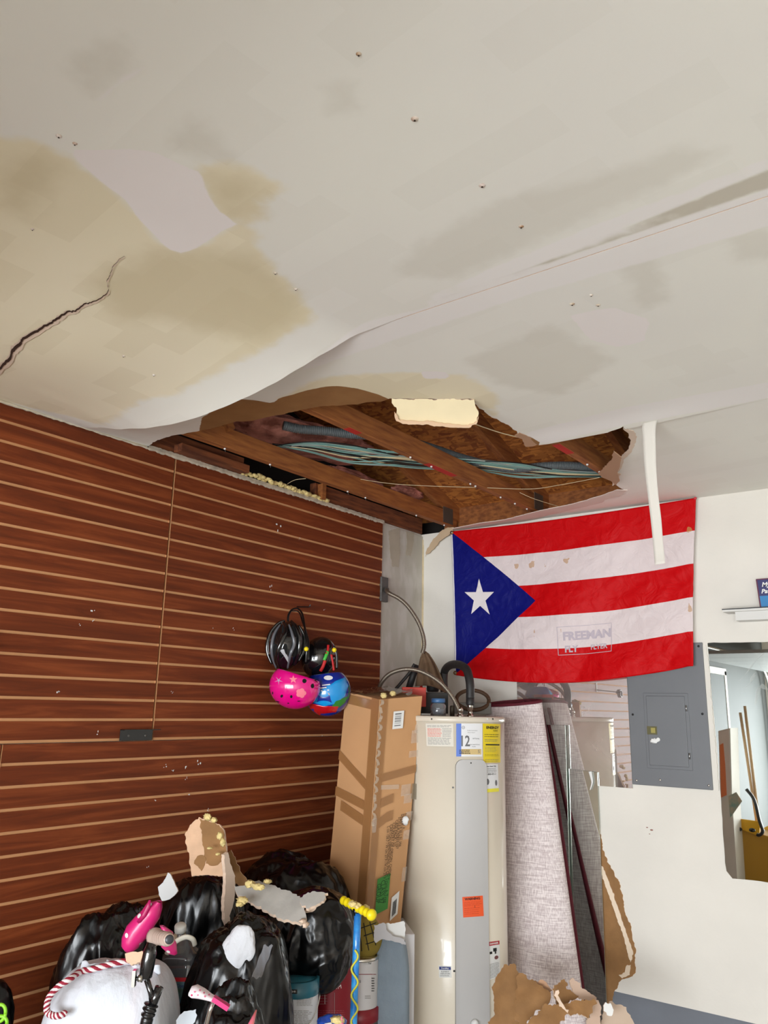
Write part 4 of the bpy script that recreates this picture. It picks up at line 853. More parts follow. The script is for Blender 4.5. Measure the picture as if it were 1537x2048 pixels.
put_text(mb, 'WARNING', 6.6, g, M_ink, 20, -5, bold=.25, sx=.95); Mo = mat('orange_dark_print', (176, 52, 24), .6); lines(mb, g, 3, 38, -10, -20, 4, Mo, seed=13, h=.2); lines(mb, g, 3, 34, -22, -37, 4, Mo, seed=14, h=.15); put_text(mb, '2', 5, g, M_ink, 24, -21); tag(mb.build('label', tk), 'orange warning sticker')
mb, g = label([(878, 1931), (903, 1932), (904, 1955), (879, 1955)], 25, 24)
put_rect(mb, g, 1, -2, 24, -8, mat('label_navy', (34, 52, 128), .5)); put_text(mb, 'DuraMax', 4.4, lambda u, v: g(u, v)-FWD*.0006, M_paper, 12.5, -5, sx=.9, bold=.1); put_text(mb, 'ELEMENT', 4.0, g, M_ink, 12.5, -12, sx=.95); put_text(mb, 'INDICATORS', 3.8, g, M_ink, 12.5, -16, sx=.85); lines(mb, g, 2, 23, -18, -22, 2, M_lg, seed=15); tag(mb.build('label', tk), 'small white element sticker with a blue bar')
mb, g = label([(977, 1884), (999, 1881), (1001, 1953), (979, 1960)], 22, 76)
put_rect(mb, g, 0, 0, 22, -8, mat('label_crimson', (176, 30, 44), .5)); put_text(mb, 'DANGER', 5.2, lambda u, v: g(u, v)-FWD*.0006, M_paper, 11, -4.2, sx=.8, bold=.15); put_rect(mb, g, 2, -20, 7, -25, M_ink); put_rect(mb, g, 9, -14, 16, -21, M_ink); put_rect(mb, g, 12, -19, 15, -26, M_ink)
mb.add([g(*p) for p in [(15+4*math.cos(a), -34+4*math.sin(a)) for a in [i*math.pi/6 for i in range(12)]]], [tuple(range(12))], mat('skin_print', (120, 70, 70), .6)); lines(mb, g, 1.5, 20, -44, -74, 11, M_grey, seed=16, h=.3, rag=.1); tag(mb.build('label', tk), 'white danger sticker with a red bar and a hand')
# fittings on the lid (fixed to the heater)
def fitting(px, D, h0, rr, m=M_chrome, name='nipple'):
    c = PD(px, 1420, D); mb = MB(); mb.lathe((c.x, c.y, TZ-.008), [(rr*1.5, 0), (rr*1.5, .012), (rr, .014), (rr, h0*.5), (rr*1.3, h0*.52), (rr*1.3, h0*.8), (rr, h0)], m, 20); mb.build(name, tk); return c
c1 = fitting(941, 4.12, .075, .011); c2 = fitting(921, 4.06, .05, .011)
# insulated pipe, flexible conduits
M_rub = mat('black_pipe_insulation', (38, 36, 36), .55, bump=.2, bscale=40)
mb = MB(); pts = spline([PD(889, 1384, 4.5), PD(888, 1362, 4.5), PD(890, 1342, 4.5), (PD(900, 1331, 4.40)), PD(917, 1329, 4.27), PD(932, 1337, 4.18), PD(938, 1352, 4.14), PD(941, 1372, 4.12), PD(941, 1396, 4.12)], 8); mb.tube(pts, .0215, M_rub, 18)
tag(mb.build('insulated_pipe'), 'black foam insulated pipe bent over the top of the water heater', 'pipe')
mb = MB(); mb.lathe(PD(941, 1396, 4.12)+V((0, 0, -.035)), [(.019, 0), (.021, .004), (.021, .034), (.018, .036)], M_rub, 20); tag(mb.build('pipe_collar'), 'short black collar under the insulated pipe on the heater', 'pipe collar')
M_steel = mat('galvanised_conduit', (150, 140, 126), .38, .8)
mb = MB(); corrugated(mb, spline([V((.02, jb.y+.005, jb.z)), PD(778, 1186, 4.55), PD(800, 1198, 4.52), PD(818, 1215, 4.5), PD(836, 1242, 4.48), PD(846, 1268, 4.46), PD(849, 1290, 4.45), PD(845, 1307, 4.45)], 10), .0125, M_steel, .007, .2, 12); tag(mb.build('flexible_conduit'), 'armoured flexible conduit arching from the junction box down the corner', 'conduit')
mb = MB(); corrugated(mb, spline([PD(757, 1385, 4.36), PD(763, 1366, 4.30), PD(780, 1348, 4.24), PD(806, 1339, 4.18), PD(832, 1340, 4.14), PD(858, 1350, 4.11), PD(884, 1368, 4.08), PD(904, 1392, 4.07), PD(915, 1412, 4.06), PD(921, 1428, 4.06)], 10), .0115, M_steel, .007, .2, 12); tag(mb.build('flexible_conduit'), 'armoured flexible conduit arching from behind the carton to the heater top', 'conduit')
mb = MB(); mb.tube(spline([PD(792, 1378, 4.5), PD(806, 1362, 4.5), PD(820, 1345, 4.5), PD(830, 1328, 4.5)], 6), .009, M_rub, 10); tag(mb.build('dark_hose'), 'dark thin hose rising behind the conduit at the carton top', 'hose')
mb = MB(); mb.tube([PD(818, 1378, 4.52), PD(826, 1352, 4.52), PD(834, 1330, 4.52)], .019, M_rub, 14); tag(mb.build('insulated_pipe'), 'short black insulated pipe stub left of the brown cloth', 'pipe')
# brown cloth draped on the valve
ccl = PD(860, 1350, 4.5)
def cloth_fn(u, v):
    L, R = (846, 1303), (858, 1303)
    pl = V((846-14*v**.7-(0 if v < .5 else 0), 1303+70*v)); pr = V((852+44*v, 1303+30*v**1.6+56*v*(.35+.65*v)))
    q = pl.lerp(pr, u); return PD(q.x, q.y+8*math.sin(u*math.pi)*v*-1, 4.47-.05*math.sin(math.pi*u)*v-.012*math.sin(u*19)*v-.01*noise.noise(V((u*5, v*6, 1))))
M_rag = mat('brown_cloth', (108, 84, 62), .9, var=.12, vscale=14, bump=.4, bscale=60)
mb = MB(); mb.surf(cloth_fn, 34, 26, M_rag); oo = mb.build('brown_cloth'); so = oo.modifiers.new('thick', 'SOLIDIFY'); so.thickness = .003
tag(oo, 'brown cloth draped over the valve in the room corner', 'cloth')
ev = empty('valve', PD(868, 1384, 4.56), 'black cylinder valve half hidden under the brown cloth', 'valve')
mb = MB(); mb.lathe(PD(866, 1384, 4.58), [(.03, 0), (.034, .01), (.034, .09), (.02, .12), (.02, .14)], M_rub, 24); mb.build('body', ev)
mb = MB(); mb.tube([PD(843, 1382, 4.56), PD(843, 1362, 4.56)], .008, M_red, 10); mb.lathe(PD(843, 1362, 4.56), [(.014, 0), (.014, .014), (.006, .03)], M_black, 14); mb.build('stem', ev)
mb = MB(); mb.box((-.075, -.05, 0), (.075, .05, .105), mat('dark_grey_box', (44, 42, 40), .6), M=Matrix.Translation(PD(866, 1427, 4.22))@RZ.to_4x4()); tag(mb.build('control_box', bevel=.004), 'dark grey control box standing behind the jar on the heater', 'control box')
# jar
jp = PD(877, 1429, 4.04); ej = empty('jar', (jp.x, jp.y, TZ-.006), 'small clear jar with a blue lid standing on the water heater', 'jar')
mb = MB(); mb.lathe((jp.x, jp.y, TZ-.006), [(.034, 0), (.038, .006), (.038, .052), (.032, .062), (.031, .066), (.029, .066), (.029, .06), (.035, .05), (.035, .008), (.001, .006)], mat('clear_glass', (235, 240, 245), .03, trans=.92, spec=.6), 32, cap=False); mb.build('glass', ej)
mb = MB(); mb.lathe((jp.x, jp.y, TZ-.006), [(.026, .008), (.031, .03), (.001, .036)], mat('silver_screws', (150, 160, 180), .3, .9, bump=1, bscale=150), 24); mb.build('contents', ej)
mb = MB(); mb.lathe((jp.x, jp.y, TZ+.061), [(.033, 0), (.035, .003), (.035, .018), (.032, .021), (.001, .021)], mat('blue_lid', (62, 104, 150), .4), 32); mb.build('lid', ej)
# brown ring hose behind
mb = MB(); rc = PD(946, 1400, 4.46); mb.tube([rc+RGT*(.088*math.cos(a))+V((0, 0, .052*math.sin(a)))+FWD*(.03*math.sin(a)) for a in [i*2*math.pi/48 for i in range(49)]], .0105, mat('brown_hose', (86, 62, 42), .6), 12); tag(mb.build('coiled_hose'), 'brown coiled hose ring behind the top of the heater', 'hose')
mb = MB(); mb.box((-.10, -.03, 0), (.10, .03, .06), mat('grey_steel_box', (118, 116, 112), .5, .3), M=Matrix.Translation(PD(945, 1428, 4.47)+V((0, 0, 0)))@RZ.to_4x4()); tag(mb.build('steel_box', bevel=.003), 'low grey steel box behind the fittings of the heater', 'box')
mb = MB(); p0 = PD(905, 1428, 4.10); mb.lathe((p0.x, p0.y, TZ-.006), [(.012, 0), (.012, .05), (.009, .055)], mat('bronze_fitting', (70, 62, 50), .5, .6), 16); mb.build('relief_fitting', tk)

# ---- tall carton
BXT = [PD(760, 1399, 3.78), PD(845, 1392, 3.90), PD(775, 1379, 4.14), PD(692, 1383, 3.98)]
BXB = [PD(729, 1868, 3.70), PD(802, 1843, 3.82), PD(726, 1815, 4.02), PD(650, 1832, 3.86)]
M_card = mat('brown_cardboard', (200, 152, 106), .8, var=.04, vscale=5, bump=.04, bscale=30)
cb = empty('cardboard_carton', sum(BXB, V())/4, 'tall taped brown cardboard carton leaning in the corner beside the water heater', 'carton')
def face(i, j):
    a, b_, c, d = BXT[i], BXT[j], BXB[j], BXB[i]
    n_ = ((b_-a).cross(d-a)).normalized(); n_ = n_ if n_.dot(CAM-a) > 0 else -n_
    def f(u, v, o=0.0): return (a.lerp(b_, u)).lerp(d.lerp(c, u), v)+n_*o
    return f
FR, FLf = face(0, 1), face(3, 0)
mb = MB(); n = 24
for k in range(4):
    i, j = k, (k+1) % 4; f_ = face(i, j); mb.surf(lambda u, v: f_(u, v, .004*noise.noise(V((u*2+k*5, v*6, 1)))*math.sin(math.pi*u)), 10, n, M_card, smooth=True)
mb.add(BXT, [(0, 1, 2, 3)], M_card); mb.add(BXB, [(3, 2, 1, 0)], M_card); body = mb.build('box', cb); CT = bvh(mb)
M_tp = mat('packing_tape_brown', (166, 118, 72), .25, coat=.5, alpha=.75); M_clear = mat('clear_tape', (226, 214, 200), .15, coat=1.0, alpha=.32)
def strip(f, pts, w_, m, name='tape', o=.0062):
    mb = MB(); vs = []
    for i, (u, v) in enumerate(pts):
        vs += [f(u, v-w_, o), f(u, v+w_, o)]
    mb.add(vs, [(2*i, 2*i+1, 2*i+3, 2*i+2) for i in range(len(pts)-1)], m); return mb.build(name, cb)
def vstrip(f, u0, u1, v0, v1, m, o=.006, n=20, name='tape'):
    mb = MB(); mb.surf(lambda a, b_: f(u0+(u1-u0)*a, v0+(v1-v0)*b_, o), 2, n, m); return mb.build(name, cb)
vstrip(FR, .0, .17, .0, .995, M_tp); vstrip(FLf, .80, 1.0, .0, .995, M_tp)
vstrip(FLf, .0, .80, .01, .055, M_tp)
strip(FLf, [(0, .30), (.8, .395)], .022, M_tp); strip(FLf, [(0, .465), (.8, .485)], .02, M_tp, o=.0068); strip(FLf, [(.18, .52), (.8, .55)], .022, M_tp, o=.007)
strip(FR, [(.1, .36), (1, .34)], .018, M_tp, o=.0066); strip(FR, [(.17, .47), (.48, .455)], .02, M_tp, o=.007); strip(FR, [(.1, .56), (.35, .535), (.5, .53)], .022, M_tp, o=.0074); strip(FR, [(.15, .40), (.6, .41)], .01, M_clear, o=.0078)
rd = random.Random(21)
mb = MB(); ptsl = []
for i in range(70):
    v = i/69*.56; ptsl.append((.02+.02*math.sin(i*.9), v, .006+.003*math.sin(i*1.3)))
vs = []
for u, v, o in ptsl: vs += [FR(u-.03, v, o+.003), FR(u+.045, v+.003, o+.001)]
mb.add(vs, [(2*i, 2*i+1, 2*i+3, 2*i+2) for i in range(len(ptsl)-1)], mat('crinkled_clear_tape', (240, 226, 206), .1, alpha=.4, coat=1), False); mb.build('seam_tape', cb)
for u, v, du, dv in ((.90, .19, .10, .03), (.93, .155, .06, .02), (.90, .27, .12, .015), (.78, .43, .12, .025), (.85, .47, .10, .02), (.92, .55, .08, .02), (.9, .63, .08, .02), (.94, .8, .06, .03), (.05, .56, .05, .03)):
    mb = MB(); mb.surf(lambda a, b_: FR(min(1, u-du+2*du*a), v-dv+2*dv*b_, .0085+.0025*noise.noise(V((a*5, b_*7, u*9)))), 8, 6, M_clear, False); mb.build('clear_tape', cb)
BX = lambda u, v: FR(u, v, .0105)
mb = MB(); mb.surf(lambda a, b_: FR(.32+.25*a, .062+.082*b_, .009), 3, 3, M_paper)
for k, (v, h) in enumerate(((.072, .006), (.083, .002), (.088, .002), (.094, .004), (.1, .002), (.106, .003), (.111, .002), (.118, .0015), (.127, .004))): mb.surf(lambda a, b_: FR(.36+.15*a, v+h*b_, .0096), 1, 1, M_grey)
mb.build('barcode_label', cb)
mb = MB(); mb.surf(lambda a, b_: FR(.62+.2*a+.03, .885+.095*b_-.02*a, .009), 3, 3, M_paper)
for k in range(13): u = .69+.0085*k; mb.surf(lambda a, b_: FR(u+.003*a*(1+k % 3), .905+.06*b_-.012*(k/13), .0096), 1, 1, M_ink)
mb.build('barcode_label', cb)
mb = MB(); mb.surf(lambda a, b_: FR(.225+.335*a, .79+.145*b_-.01*a, .009), 3, 3, mat('green_sticker', (66, 140, 58), .6))
Mg = mat('dark_green_ink', (20, 60, 26), .7); asp = 1.33/.21
def tf(u, v): return FR(u, v, .0098)
def vtext(s_, size, u, v, m, f_=None, sx=1.0): 
    k = 1/.205; kk = 1/1.22; vs_, fc_ = textgeo(s_, size, 'LEFT', .0)
    mb.add([(f_ or tf)(u+p.y*k, v+p.x*sx*kk) for p in vs_], fc_, m)
vtext('Trans-A-Trax', .030, .475, .795, Mg, sx=.75); vtext('CLASS 97', .034, .375, .80, Mg, sx=.85); vtext('GROUP', .034, .27, .81, Mg, sx=.85); mb.build('green_label', cb)
mb = MB(); Mi = mat('carton_ink', (58, 42, 30), .8)
for k, (s_, v, sx_) in enumerate((('FOR: P.O. #', .545, .8), ('DREAM # 50 1 91 394', .545, .9), ('STYLE # 747833-107', .555, .95), ('CASE PACK: 1/1', .565, 1.0), ('COUNTRY OF ORIGIN: CHINA', .575, .98), ('CARTON DIMENSIONS IN CM', .58, .98), ('L cm 158.7 / W cm 27.9 / H cm 27.9', .585, .88))): vtext(s_, .0205, .81-.068*k, v-.01, Mi, sx=sx_)
mb.build('printed_text', cb)
mb = MB(); mb.ball(FR(.82, .565, .014), (.018, .01, .02), M_paper, 2, fn=lambda d: 1+.5*noise.noise(d*3), R=Matrix.Rotation(.8, 3, 'Y')); mb.build('torn_label', cb)
mb = MB(); mb.surf(lambda a, b_: FR(.93+.38*a, .405+.07*b_+.02*a, .008-.02*a), 6, 4, mat('loose_tape', (150, 140, 120), .2, alpha=.6), True); mb.build('loose_tape', cb)
for i, (px, py) in enumerate(((768, 1391), (786, 1387), (778, 1399))):
    mb = MB(); mb.ball(PD(px, py, 3.80+.05*i), (.015, .015, .012), M_foam, 3, fn=lambda d: 1+.5*noise.noise(d*3+V((i*3, 0, 0)))); tag(mb.build('foam_crumb'), ['yellow foam crumb on the front corner of the tall carton', 'yellow foam crumb on top of the tall carton, right of the corner', 'yellow foam crumb stuck just below the carton top corner'][i], 'foam', 'foam crumbs on the carton')
mb = MB(); bc = PD(828, 1389, 4.14); mb.box((-.06, -.04, -.06), (.06, .04, .035), mat('red_carton', (196, 52, 34), .5), M=Matrix.Translation(bc)@RZ.to_4x4()); rb_ = mb.build('red_box', bevel=.003); tag(rb_, 'small red box between the tall carton and the dark control box', 'box')
mb = MB(); mb.surf(lambda a, b_: PD(700+125*a, 1378+10*b_+3*math.sin(a*9), 4.12-.25*b_+.0*a)+V((0, 0, .006+.012*noise.noise(V((a*9, b_*3, 3))))), 30, 8, mat('dark_plastic_film', (70, 44, 40), .15, alpha=.75, coat=1), True); tag(mb.build('plastic_film'), 'crumpled dark plastic film lying on top of the tall carton', 'film')
# carton under it
mb = MB(); mb.box((-.10, -.15, FL-PD(783, 1850, 3.80).z), (.075, .12, 0), mat('white_carton', (222, 220, 222), .7), M=Matrix.Translation(PD(783, 1850, 3.80))@Matrix.Rotation(AZ+.15, 4, 'Z')); tag(mb.build('white_carton', bevel=.004), 'white carton under the tall brown carton beside the heater', 'carton')

# ---- rolled rug
RT, RB = (1027, 1407, 4.47, .147), (1099, 2125, 4.20, .184)
RTP, RBP = P(1027, 1407, Y=-.165), P(1099, 2125, Y=-.37)
def rug_axis(v): return RTP+(RBP-RTP)*v
zb = rug_axis(1).z; vend = 1.0
while rug_axis(vend).z > FL+.01: vend += .01
M_rug = bpy.data.materials.new('woven_rug_backing'); M_rug.use_nodes = True
nt = M_rug.node_tree; N_ = nt.nodes; L_ = nt.links; b = N_['Principled BSDF']; b.inputs['Roughness'].default_value = .9
tcx = N_.new('ShaderNodeTexCoord'); outs = []
for st in ((14, 14, 260), (260, 260, 14)):
    mp = N_.new('ShaderNodeMapping'); mp.inputs['Scale'].default_value = st; L_.new(tcx.outputs['Object'], mp.inputs[0]); nn = N_.new('ShaderNodeTexNoise'); nn.inputs['Scale'].default_value = 1; nn.inputs['Detail'].default_value = 2; L_.new(mp.outputs[0], nn.inputs[0]); outs.append(nn.outputs[0])
ad = N_.new('ShaderNodeMath'); L_.new(outs[0], ad.inputs[0]); L_.new(outs[1], ad.inputs[1]); r = N_.new('ShaderNodeMapRange'); r.inputs[1].default_value = .8; r.inputs[2].default_value = 1.2; L_.new(ad.outputs[0], r.inputs[0])
mx = N_.new('ShaderNodeMix'); mx.data_type = 'RGBA'; mx.inputs[6].default_value = (*s2l((192, 176, 177)), 1); mx.inputs[7].default_value = (*s2l((240, 230, 229)), 1); L_.new(r.outputs[0], mx.inputs[0]); L_.new(mx.outputs[2], b.inputs['Base Color'])
M_burg = mat('burgundy_binding', (92, 16, 34), .8, var=.1, vscale=30)
er = empty('rolled_rug', rug_axis(vend)+V((0, 0, .0)), 'grey woven rug with burgundy binding, rolled up and leaning behind the heater', 'rug')
def rug_pt(a, v, grow=0.0, sq=.55):
    r_ = RT[3]+(RB[3]-RT[3])*v+grow; return rug_axis(v)+V((1, 0, 0))*(1.13*r_*math.cos(a))+V((0, 1, 0))*(r_*sq*math.sin(a))+V((0, 0, .010*math.cos(a)+.012*math.sin(a)))*(1 if v < .01 else 1)
mb = MB(); mb.surf(lambda u, v: rug_pt(u*2*math.pi, v*vend), 64, 30, M_rug); mb.surf(lambda u, v: rug_pt(u*2*math.pi, v*vend, -.012), 48, 4, M_burg); mb.build('roll', er)
mb = MB(); mb.tube([rug_pt(i/60*2*math.pi, 0, -.004)+V((0, 0, .003)) for i in range(61)], .0075, M_burg, 8, sq=1.3); mb.build('end_binding', er)
mb = MB(); mb.tube([rug_pt(i/90*5*math.pi, .002, -.018-.09*i/90, .55) for i in range(91)], .005, M_burg, 6); mb.build('inner_turns', er)
for k, (x0, x1, w0, w1, dd) in enumerate(((1078, 1166, 5, 9, .02), (1084, 1184, 4, 8, .06))):
    mb = MB(); vs = []; nn = 40
    for i in range(nn+1):
        t = i/nn; y = 1415+(2125-1415)*t; x = x0+(x1-x0)*t+(0 if k == 0 else 3*math.sin(t*5)); D_ = (rug_axis(t)-CAM).dot(FWD)+dd*.5; w_ = w0+(w1-w0)*t
        c = PD(x, y, D_); c.z = max(c.z, FL+.004); vs.append(c)
    mb.tube(vs, lambda t: (.009+.018*t), M_burg, 10, sq=.6); mb.build('edge_binding', er)

# ---- helmets on the slatwall
eh = empty('bike_helmet', P(572, 1340, X=.01), 'black vented bicycle helmet hanging by a looped strap on the slatwall', 'helmet')
M_hg = mat('gloss_black_shell', (16, 16, 18), .12, coat=1.0); M_hgr = mat('grey_helmet_trim', (96, 98, 104), .25, coat=.6)
D1 = 3.93; hc = PD(573, 1291, D1); k1 = D1/1600
Rt = Matrix.Rotation(.0, 3, 'Y'); tilt = Matrix.Rotation(-.10, 3, FWD)
mb = MB(); mb.ball(hc, (36*k1, 46*k1, 49*k1), M_hg, 4, R=RZ@Matrix.Rotation(.12, 3, 'Y')); HB = bvh(mb); mb.build('shell', eh)
for i, (pts, w_, m_) in enumerate(((([(541, 1330), (534, 1300), (540, 1268), (556, 1247), (570, 1241)]), .007, M_hg), (([(552, 1338), (545, 1305), (549, 1272), (562, 1250)]), .006, M_hgr), (([(562, 1338), (556, 1310), (563, 1285), (572, 1262), (566, 1246)]), .008, M_hg), (([(575, 1336), (580, 1310), (588, 1288), (584, 1268), (578, 1250)]), .006, M_hgr), (([(588, 1330), (596, 1305), (598, 1280), (592, 1256), (582, 1243)]), .009, M_hg), (([(600, 1325), (606, 1300), (607, 1272), (598, 1250)]), .007, M_hg))):
    mb = MB(); mb.tube(spline([cast(HB, x, y, .004) for x, y in pts], 6), lambda t: w_*(.5+.9*math.sin(math.pi*min(1, t*.9+.08))), m_, 8); mb.build('rib', eh)
Mv = mat('vent_opening', (4, 4, 5), .9)
for pts in (disc(549, 1255, 5, 10, rot=.5), disc(569, 1258, 5, 12, rot=.1), disc(590, 1262, 6, 12, rot=-.3), disc(540, 1320, 3.5, 12, rot=-.2), disc(570, 1300, 5, 13, rot=.1), disc(590, 1300, 5, 14, rot=.2), disc(552, 1300, 4, 12, rot=-.05)): decal(HB, pts, Mv, 'vent', eh, .002)
decal(HB, disc(539, 1324, 4, 13, rot=-.25), mat('vent_grey', (120, 130, 136), .3), 'vent', eh, .003); decal(HB, [(560, 1300), (568, 1298), (580, 1320), (576, 1324)], mat('silver_logo', (180, 180, 184), .3), 'badge', eh, .003); decal(HB, disc(545, 1285, 1.5, 2), M_paper, 'badge', eh, .004)
mb = MB(); mb.tube(spline([PD(577, 1252, 3.95), PD(577, 1232, 3.96), PD(584, 1220, 3.98), PD(595, 1217, 4.0), PD(604, 1226, 3.98), PD(608, 1244, 3.93), PD(612, 1270, 3.88), PD(614, 1300, 3.86), PD(612, 1325, 3.87)], 7), .0055, M_black, 8, sq=.5)
mb.tube(spline([PD(584, 1222, 4.0), PD(598, 1224, 4.0), PD(606, 1245, 3.96), PD(617, 1280, 3.92), PD(617, 1320, 3.9)], 7), .0045, M_black, 8, sq=.5); mb.build('strap', eh)
hkp = P(594, 1214, X=0); mb = MB(); mb.tube(spline([(.001, hkp.y, hkp.z), (.05, hkp.y, hkp.z-.002), (.085, hkp.y, hkp.z-.004), (.092, hkp.y, hkp.z+.008)], 5), .003, M_black, 8); tag(mb.build('slatwall_hook'), 'thin black hook carrying the helmets on the slatwall', 'hook')
e2 = empty('bike_helmet', P(645, 1345, X=.01), 'plain black helmet with red and green straps right of the vented helmet', 'helmet')
D2 = 4.02; k2 = D2/1600; mb = MB(); mb.ball(PD(638, 1314, D2), (34*k2, 30*k2, 41*k2), M_hg, 4, R=RZ@Matrix.Rotation(.35, 3, 'Y')); H2 = bvh(mb); mb.build('shell', e2)
def strap(pts, m, w_, par, D=None, T=None, nm='strap'):
    mb = MB(); mb.tube(spline([cast(T, x, y, .006) if T else PD(x, y, D) for x, y in pts], 5), w_, m, 8, sq=.45); return mb.build(nm, par)
M_sr = mat('red_webbing', (190, 24, 26), .6); M_sg = mat('green_clip', (60, 180, 60), .4)
strap([(656, 1291), (655, 1302), (652, 1308)], M_sr, .006, e2, T=H2); strap([(655, 1303), (651, 1313), (648, 1320)], M_sg, .008, e2, T=H2, nm='buckle'); strap([(650, 1320), (646, 1332), (641, 1341)], M_sr, .008, e2, T=H2); strap([(663, 1309), (666, 1325), (668, 1341)], M_sr, .005, e2, D=3.93)
strap([(668, 1292), (674, 1310), (674, 1338)], M_black, .006, e2, D=3.95)
for q in ((613, 1298), (669, 1300)): 
    mb = MB(); mb.ball(PD(*q, 3.84), .011, M_yellow, 3); mb.build('knob', e2 if q[0] > 640 else eh)
e3 = empty('bike_helmet', P(590, 1418, X=.01), "child's bright pink helmet with star and flower prints below the black helmet", 'helmet')
M_pk = mat('hot_pink_shell', (232, 12, 134), .15, coat=.8); D3 = 3.84; k3 = D3/1600
def bowl(d, n_=V((.18, .0, 1)).normalized(), h=.52):
    s_ = d.dot(n_); return 1.0 if s_ < h else h/s_*(1.0)
mb = MB(); mb.ball(PD(590, 1372, D3), (50*k3, 42*k3, 44*k3), M_pk, 5, fn=bowl, R=RZ@Matrix.Rotation(.12, 3, 'Y')); H3 = bvh(mb); mb.build('shell', e3)
def star_px(cx, cy, R, r, n=5, rot=-math.pi/2): return [(cx+(R if i % 2 == 0 else r)*math.cos(rot+i*math.pi/n), cy+(R if i % 2 == 0 else r)*math.sin(rot+i*math.pi/n)) for i in range(2*n)]
M_lp = mat('light_pink_print', (250, 130, 150), .4)
decal(H3, star_px(558, 1361, 9, 1.6, 5, .3), mat('silver_print', (190, 160, 190), .3), 'print', e3, .0015); decal(H3, star_px(587, 1359, 8.5, 3.6), M_lp, 'print', e3, .0015)
fl5 = []
for i in range(40): a = i*2*math.pi/40; fl5.append((602.5+(8.4+2.0*abs(math.cos(2.5*a)))*math.cos(a), 1386+(7.8+1.9*abs(math.cos(2.5*a)))*math.sin(a)))
decal(H3, fl5, M_lp, 'print', e3, .0015, 3)
for q in (disc(609, 1362, 4.2, 4.4), disc(625, 1372, 3.4, 4.6), disc(564, 1392, 2.4, 3.2, rot=.4), disc(583, 1393, 2.4, 3), disc(577, 1406, 2, 1), disc(598, 1402, 3.4, .9), disc(556, 1403, 3.4, 1, rot=.3), disc(546, 1386, 1, 3)): decal(H3, q, Mv, 'vent', e3, .0015)
decal(H3, [(614, 1349), (632, 1360), (636, 1366), (630, 1362), (616, 1352)], M_ink, 'print', e3, .0015)
e4 = empty('bike_helmet', P(662, 1430, X=.01), "child's blue helmet with green rim, sky blue side and red bottom beside the carton", 'helmet')
M_cb = mat('royal_blue_shell', (22, 46, 150), .18, coat=.8); D4 = 3.96; k4 = D4/1600
mb = MB(); mb.ball(PD(655, 1383, D4), (46*k4, 40*k4, 47*k4), M_cb, 5, fn=lambda d: bowl(d, V((-.05, 0, 1)).normalized(), .72), R=RZ@Matrix.Rotation(-.1, 3, 'Y')); H4 = bvh(mb); mb.build('shell', e4)
def clipd(pts, m, nm='print', off=.0014):
    mbd = MB(); vs_, fc_ = cdt([V(p) for p in pts], [], 4); pos = []
    for p in vs_:
        h = H4.ray_cast(CAM, ray(p.x, p.y).normalized()); pos.append(None if h[0] is None else h[0]+(h[1] if h[1].dot(CAM-h[0]) > 0 else -h[1])*off)
    idx = {i: k for k, i in enumerate([i for i, q in enumerate(pos) if q is not None])}
    fc_ = [[idx[i] for i in f] for f in fc_ if all(i in idx for i in f)]
    if fc_: mbd.add([q for q in pos if q is not None], fc_, m, True); mbd.build(nm, e4)
clipd([(640, 1342), (700, 1342), (703, 1358), (700, 1354), (680, 1345), (660, 1346), (636, 1350)], mat('green_rim', (40, 130, 50), .3)); clipd([(694, 1352), (703, 1360), (703, 1390), (694, 1400), (697, 1375)], mat('green_rim', (40, 130, 50), .3))
clipd([(618, 1395), (632, 1385), (655, 1372), (672, 1362), (690, 1354), (697, 1372), (690, 1392), (672, 1408), (650, 1412), (615, 1402)], mat('sky_blue_print', (20, 150, 224), .2, coat=.8)); clipd([(664, 1412), (672, 1402), (686, 1396), (696, 1392), (690, 1405), (678, 1415)], mat('green_rim', (40, 130, 50), .3), off=.002)
clipd([(608, 1400), (630, 1408), (660, 1412), (678, 1412), (672, 1424), (640, 1430), (610, 1415)], mat('red_print2', (190, 20, 30), .2, coat=.8), off=.0018); clipd(disc(657, 1356, 9, 4.5), M_paper, off=.002); clipd([(638, 1386), (658, 1386), (660, 1390), (637, 1390)], mat('peach_print', (232, 170, 110), .5), off=.002); clipd([(638, 1391), (660, 1391), (664, 1405), (634, 1404)], M_cb, off=.0022)
for a_, b__ in ((1370, 4), (1376, -3), (1381, 2)): clipd([(640+b__, a_), (656+b__, a_-2), (657+b__, a_), (641+b__, a_+2)], M_paper, off=.0022)

# ================================================================== HEAP OF BAGS, CANS AND RUBBLE
def bag(name, cpx, cpy_top, D, wpx, label, group=None, zbot=None, dr=.8, p=2.6, seed=0, amp=.10, m=None, tilt=0.0, crump=1.0, sub=6, cat='garbage bag'):
    c = PD(cpx, cpy_top, D); k = D/1600; rx = wpx*k/2; zt = c.z; zb_ = FL+.002 if zbot is None else zbot; rz = (zt-zb_)/2; cz = (zt+zb_)/2
    def fn(d):
        s_ = (abs(d.x)**p+abs(d.y)**p+abs(d.z)**p)**(-1/p); q = d*s_
        n1 = noise.noise(q*1.6+V((seed, 0, 0))); r1 = 1-abs(noise.noise(V((q.x*3.2, q.y*3.2, q.z*2.2+seed)))); r2 = 1-abs(noise.noise(V((q.x*8+seed, q.y*8, q.z*5)))); r3 = 1-abs(noise.noise(V((q.x*19, q.y*19+seed, q.z*12))))
        return s_*(1+amp*n1+crump*(.075*(r1-.8)+.022*(r2-.8)+.006*(r3-.8)))
    mb = MB(); mb.ball((c.x, c.y, cz), (rx, rx*dr, rz), m or M_bag, sub, fn=fn, R=RZ)
    for q in mb.v:
        if q.x < .006: q.x = .006+(q.x-.006)*.0
        if q.z < zb_: q.z = zb_
    o = mb.build(name); tag(o, label, cat, group); return o, mb
G = 'black garbage bags in the heap'
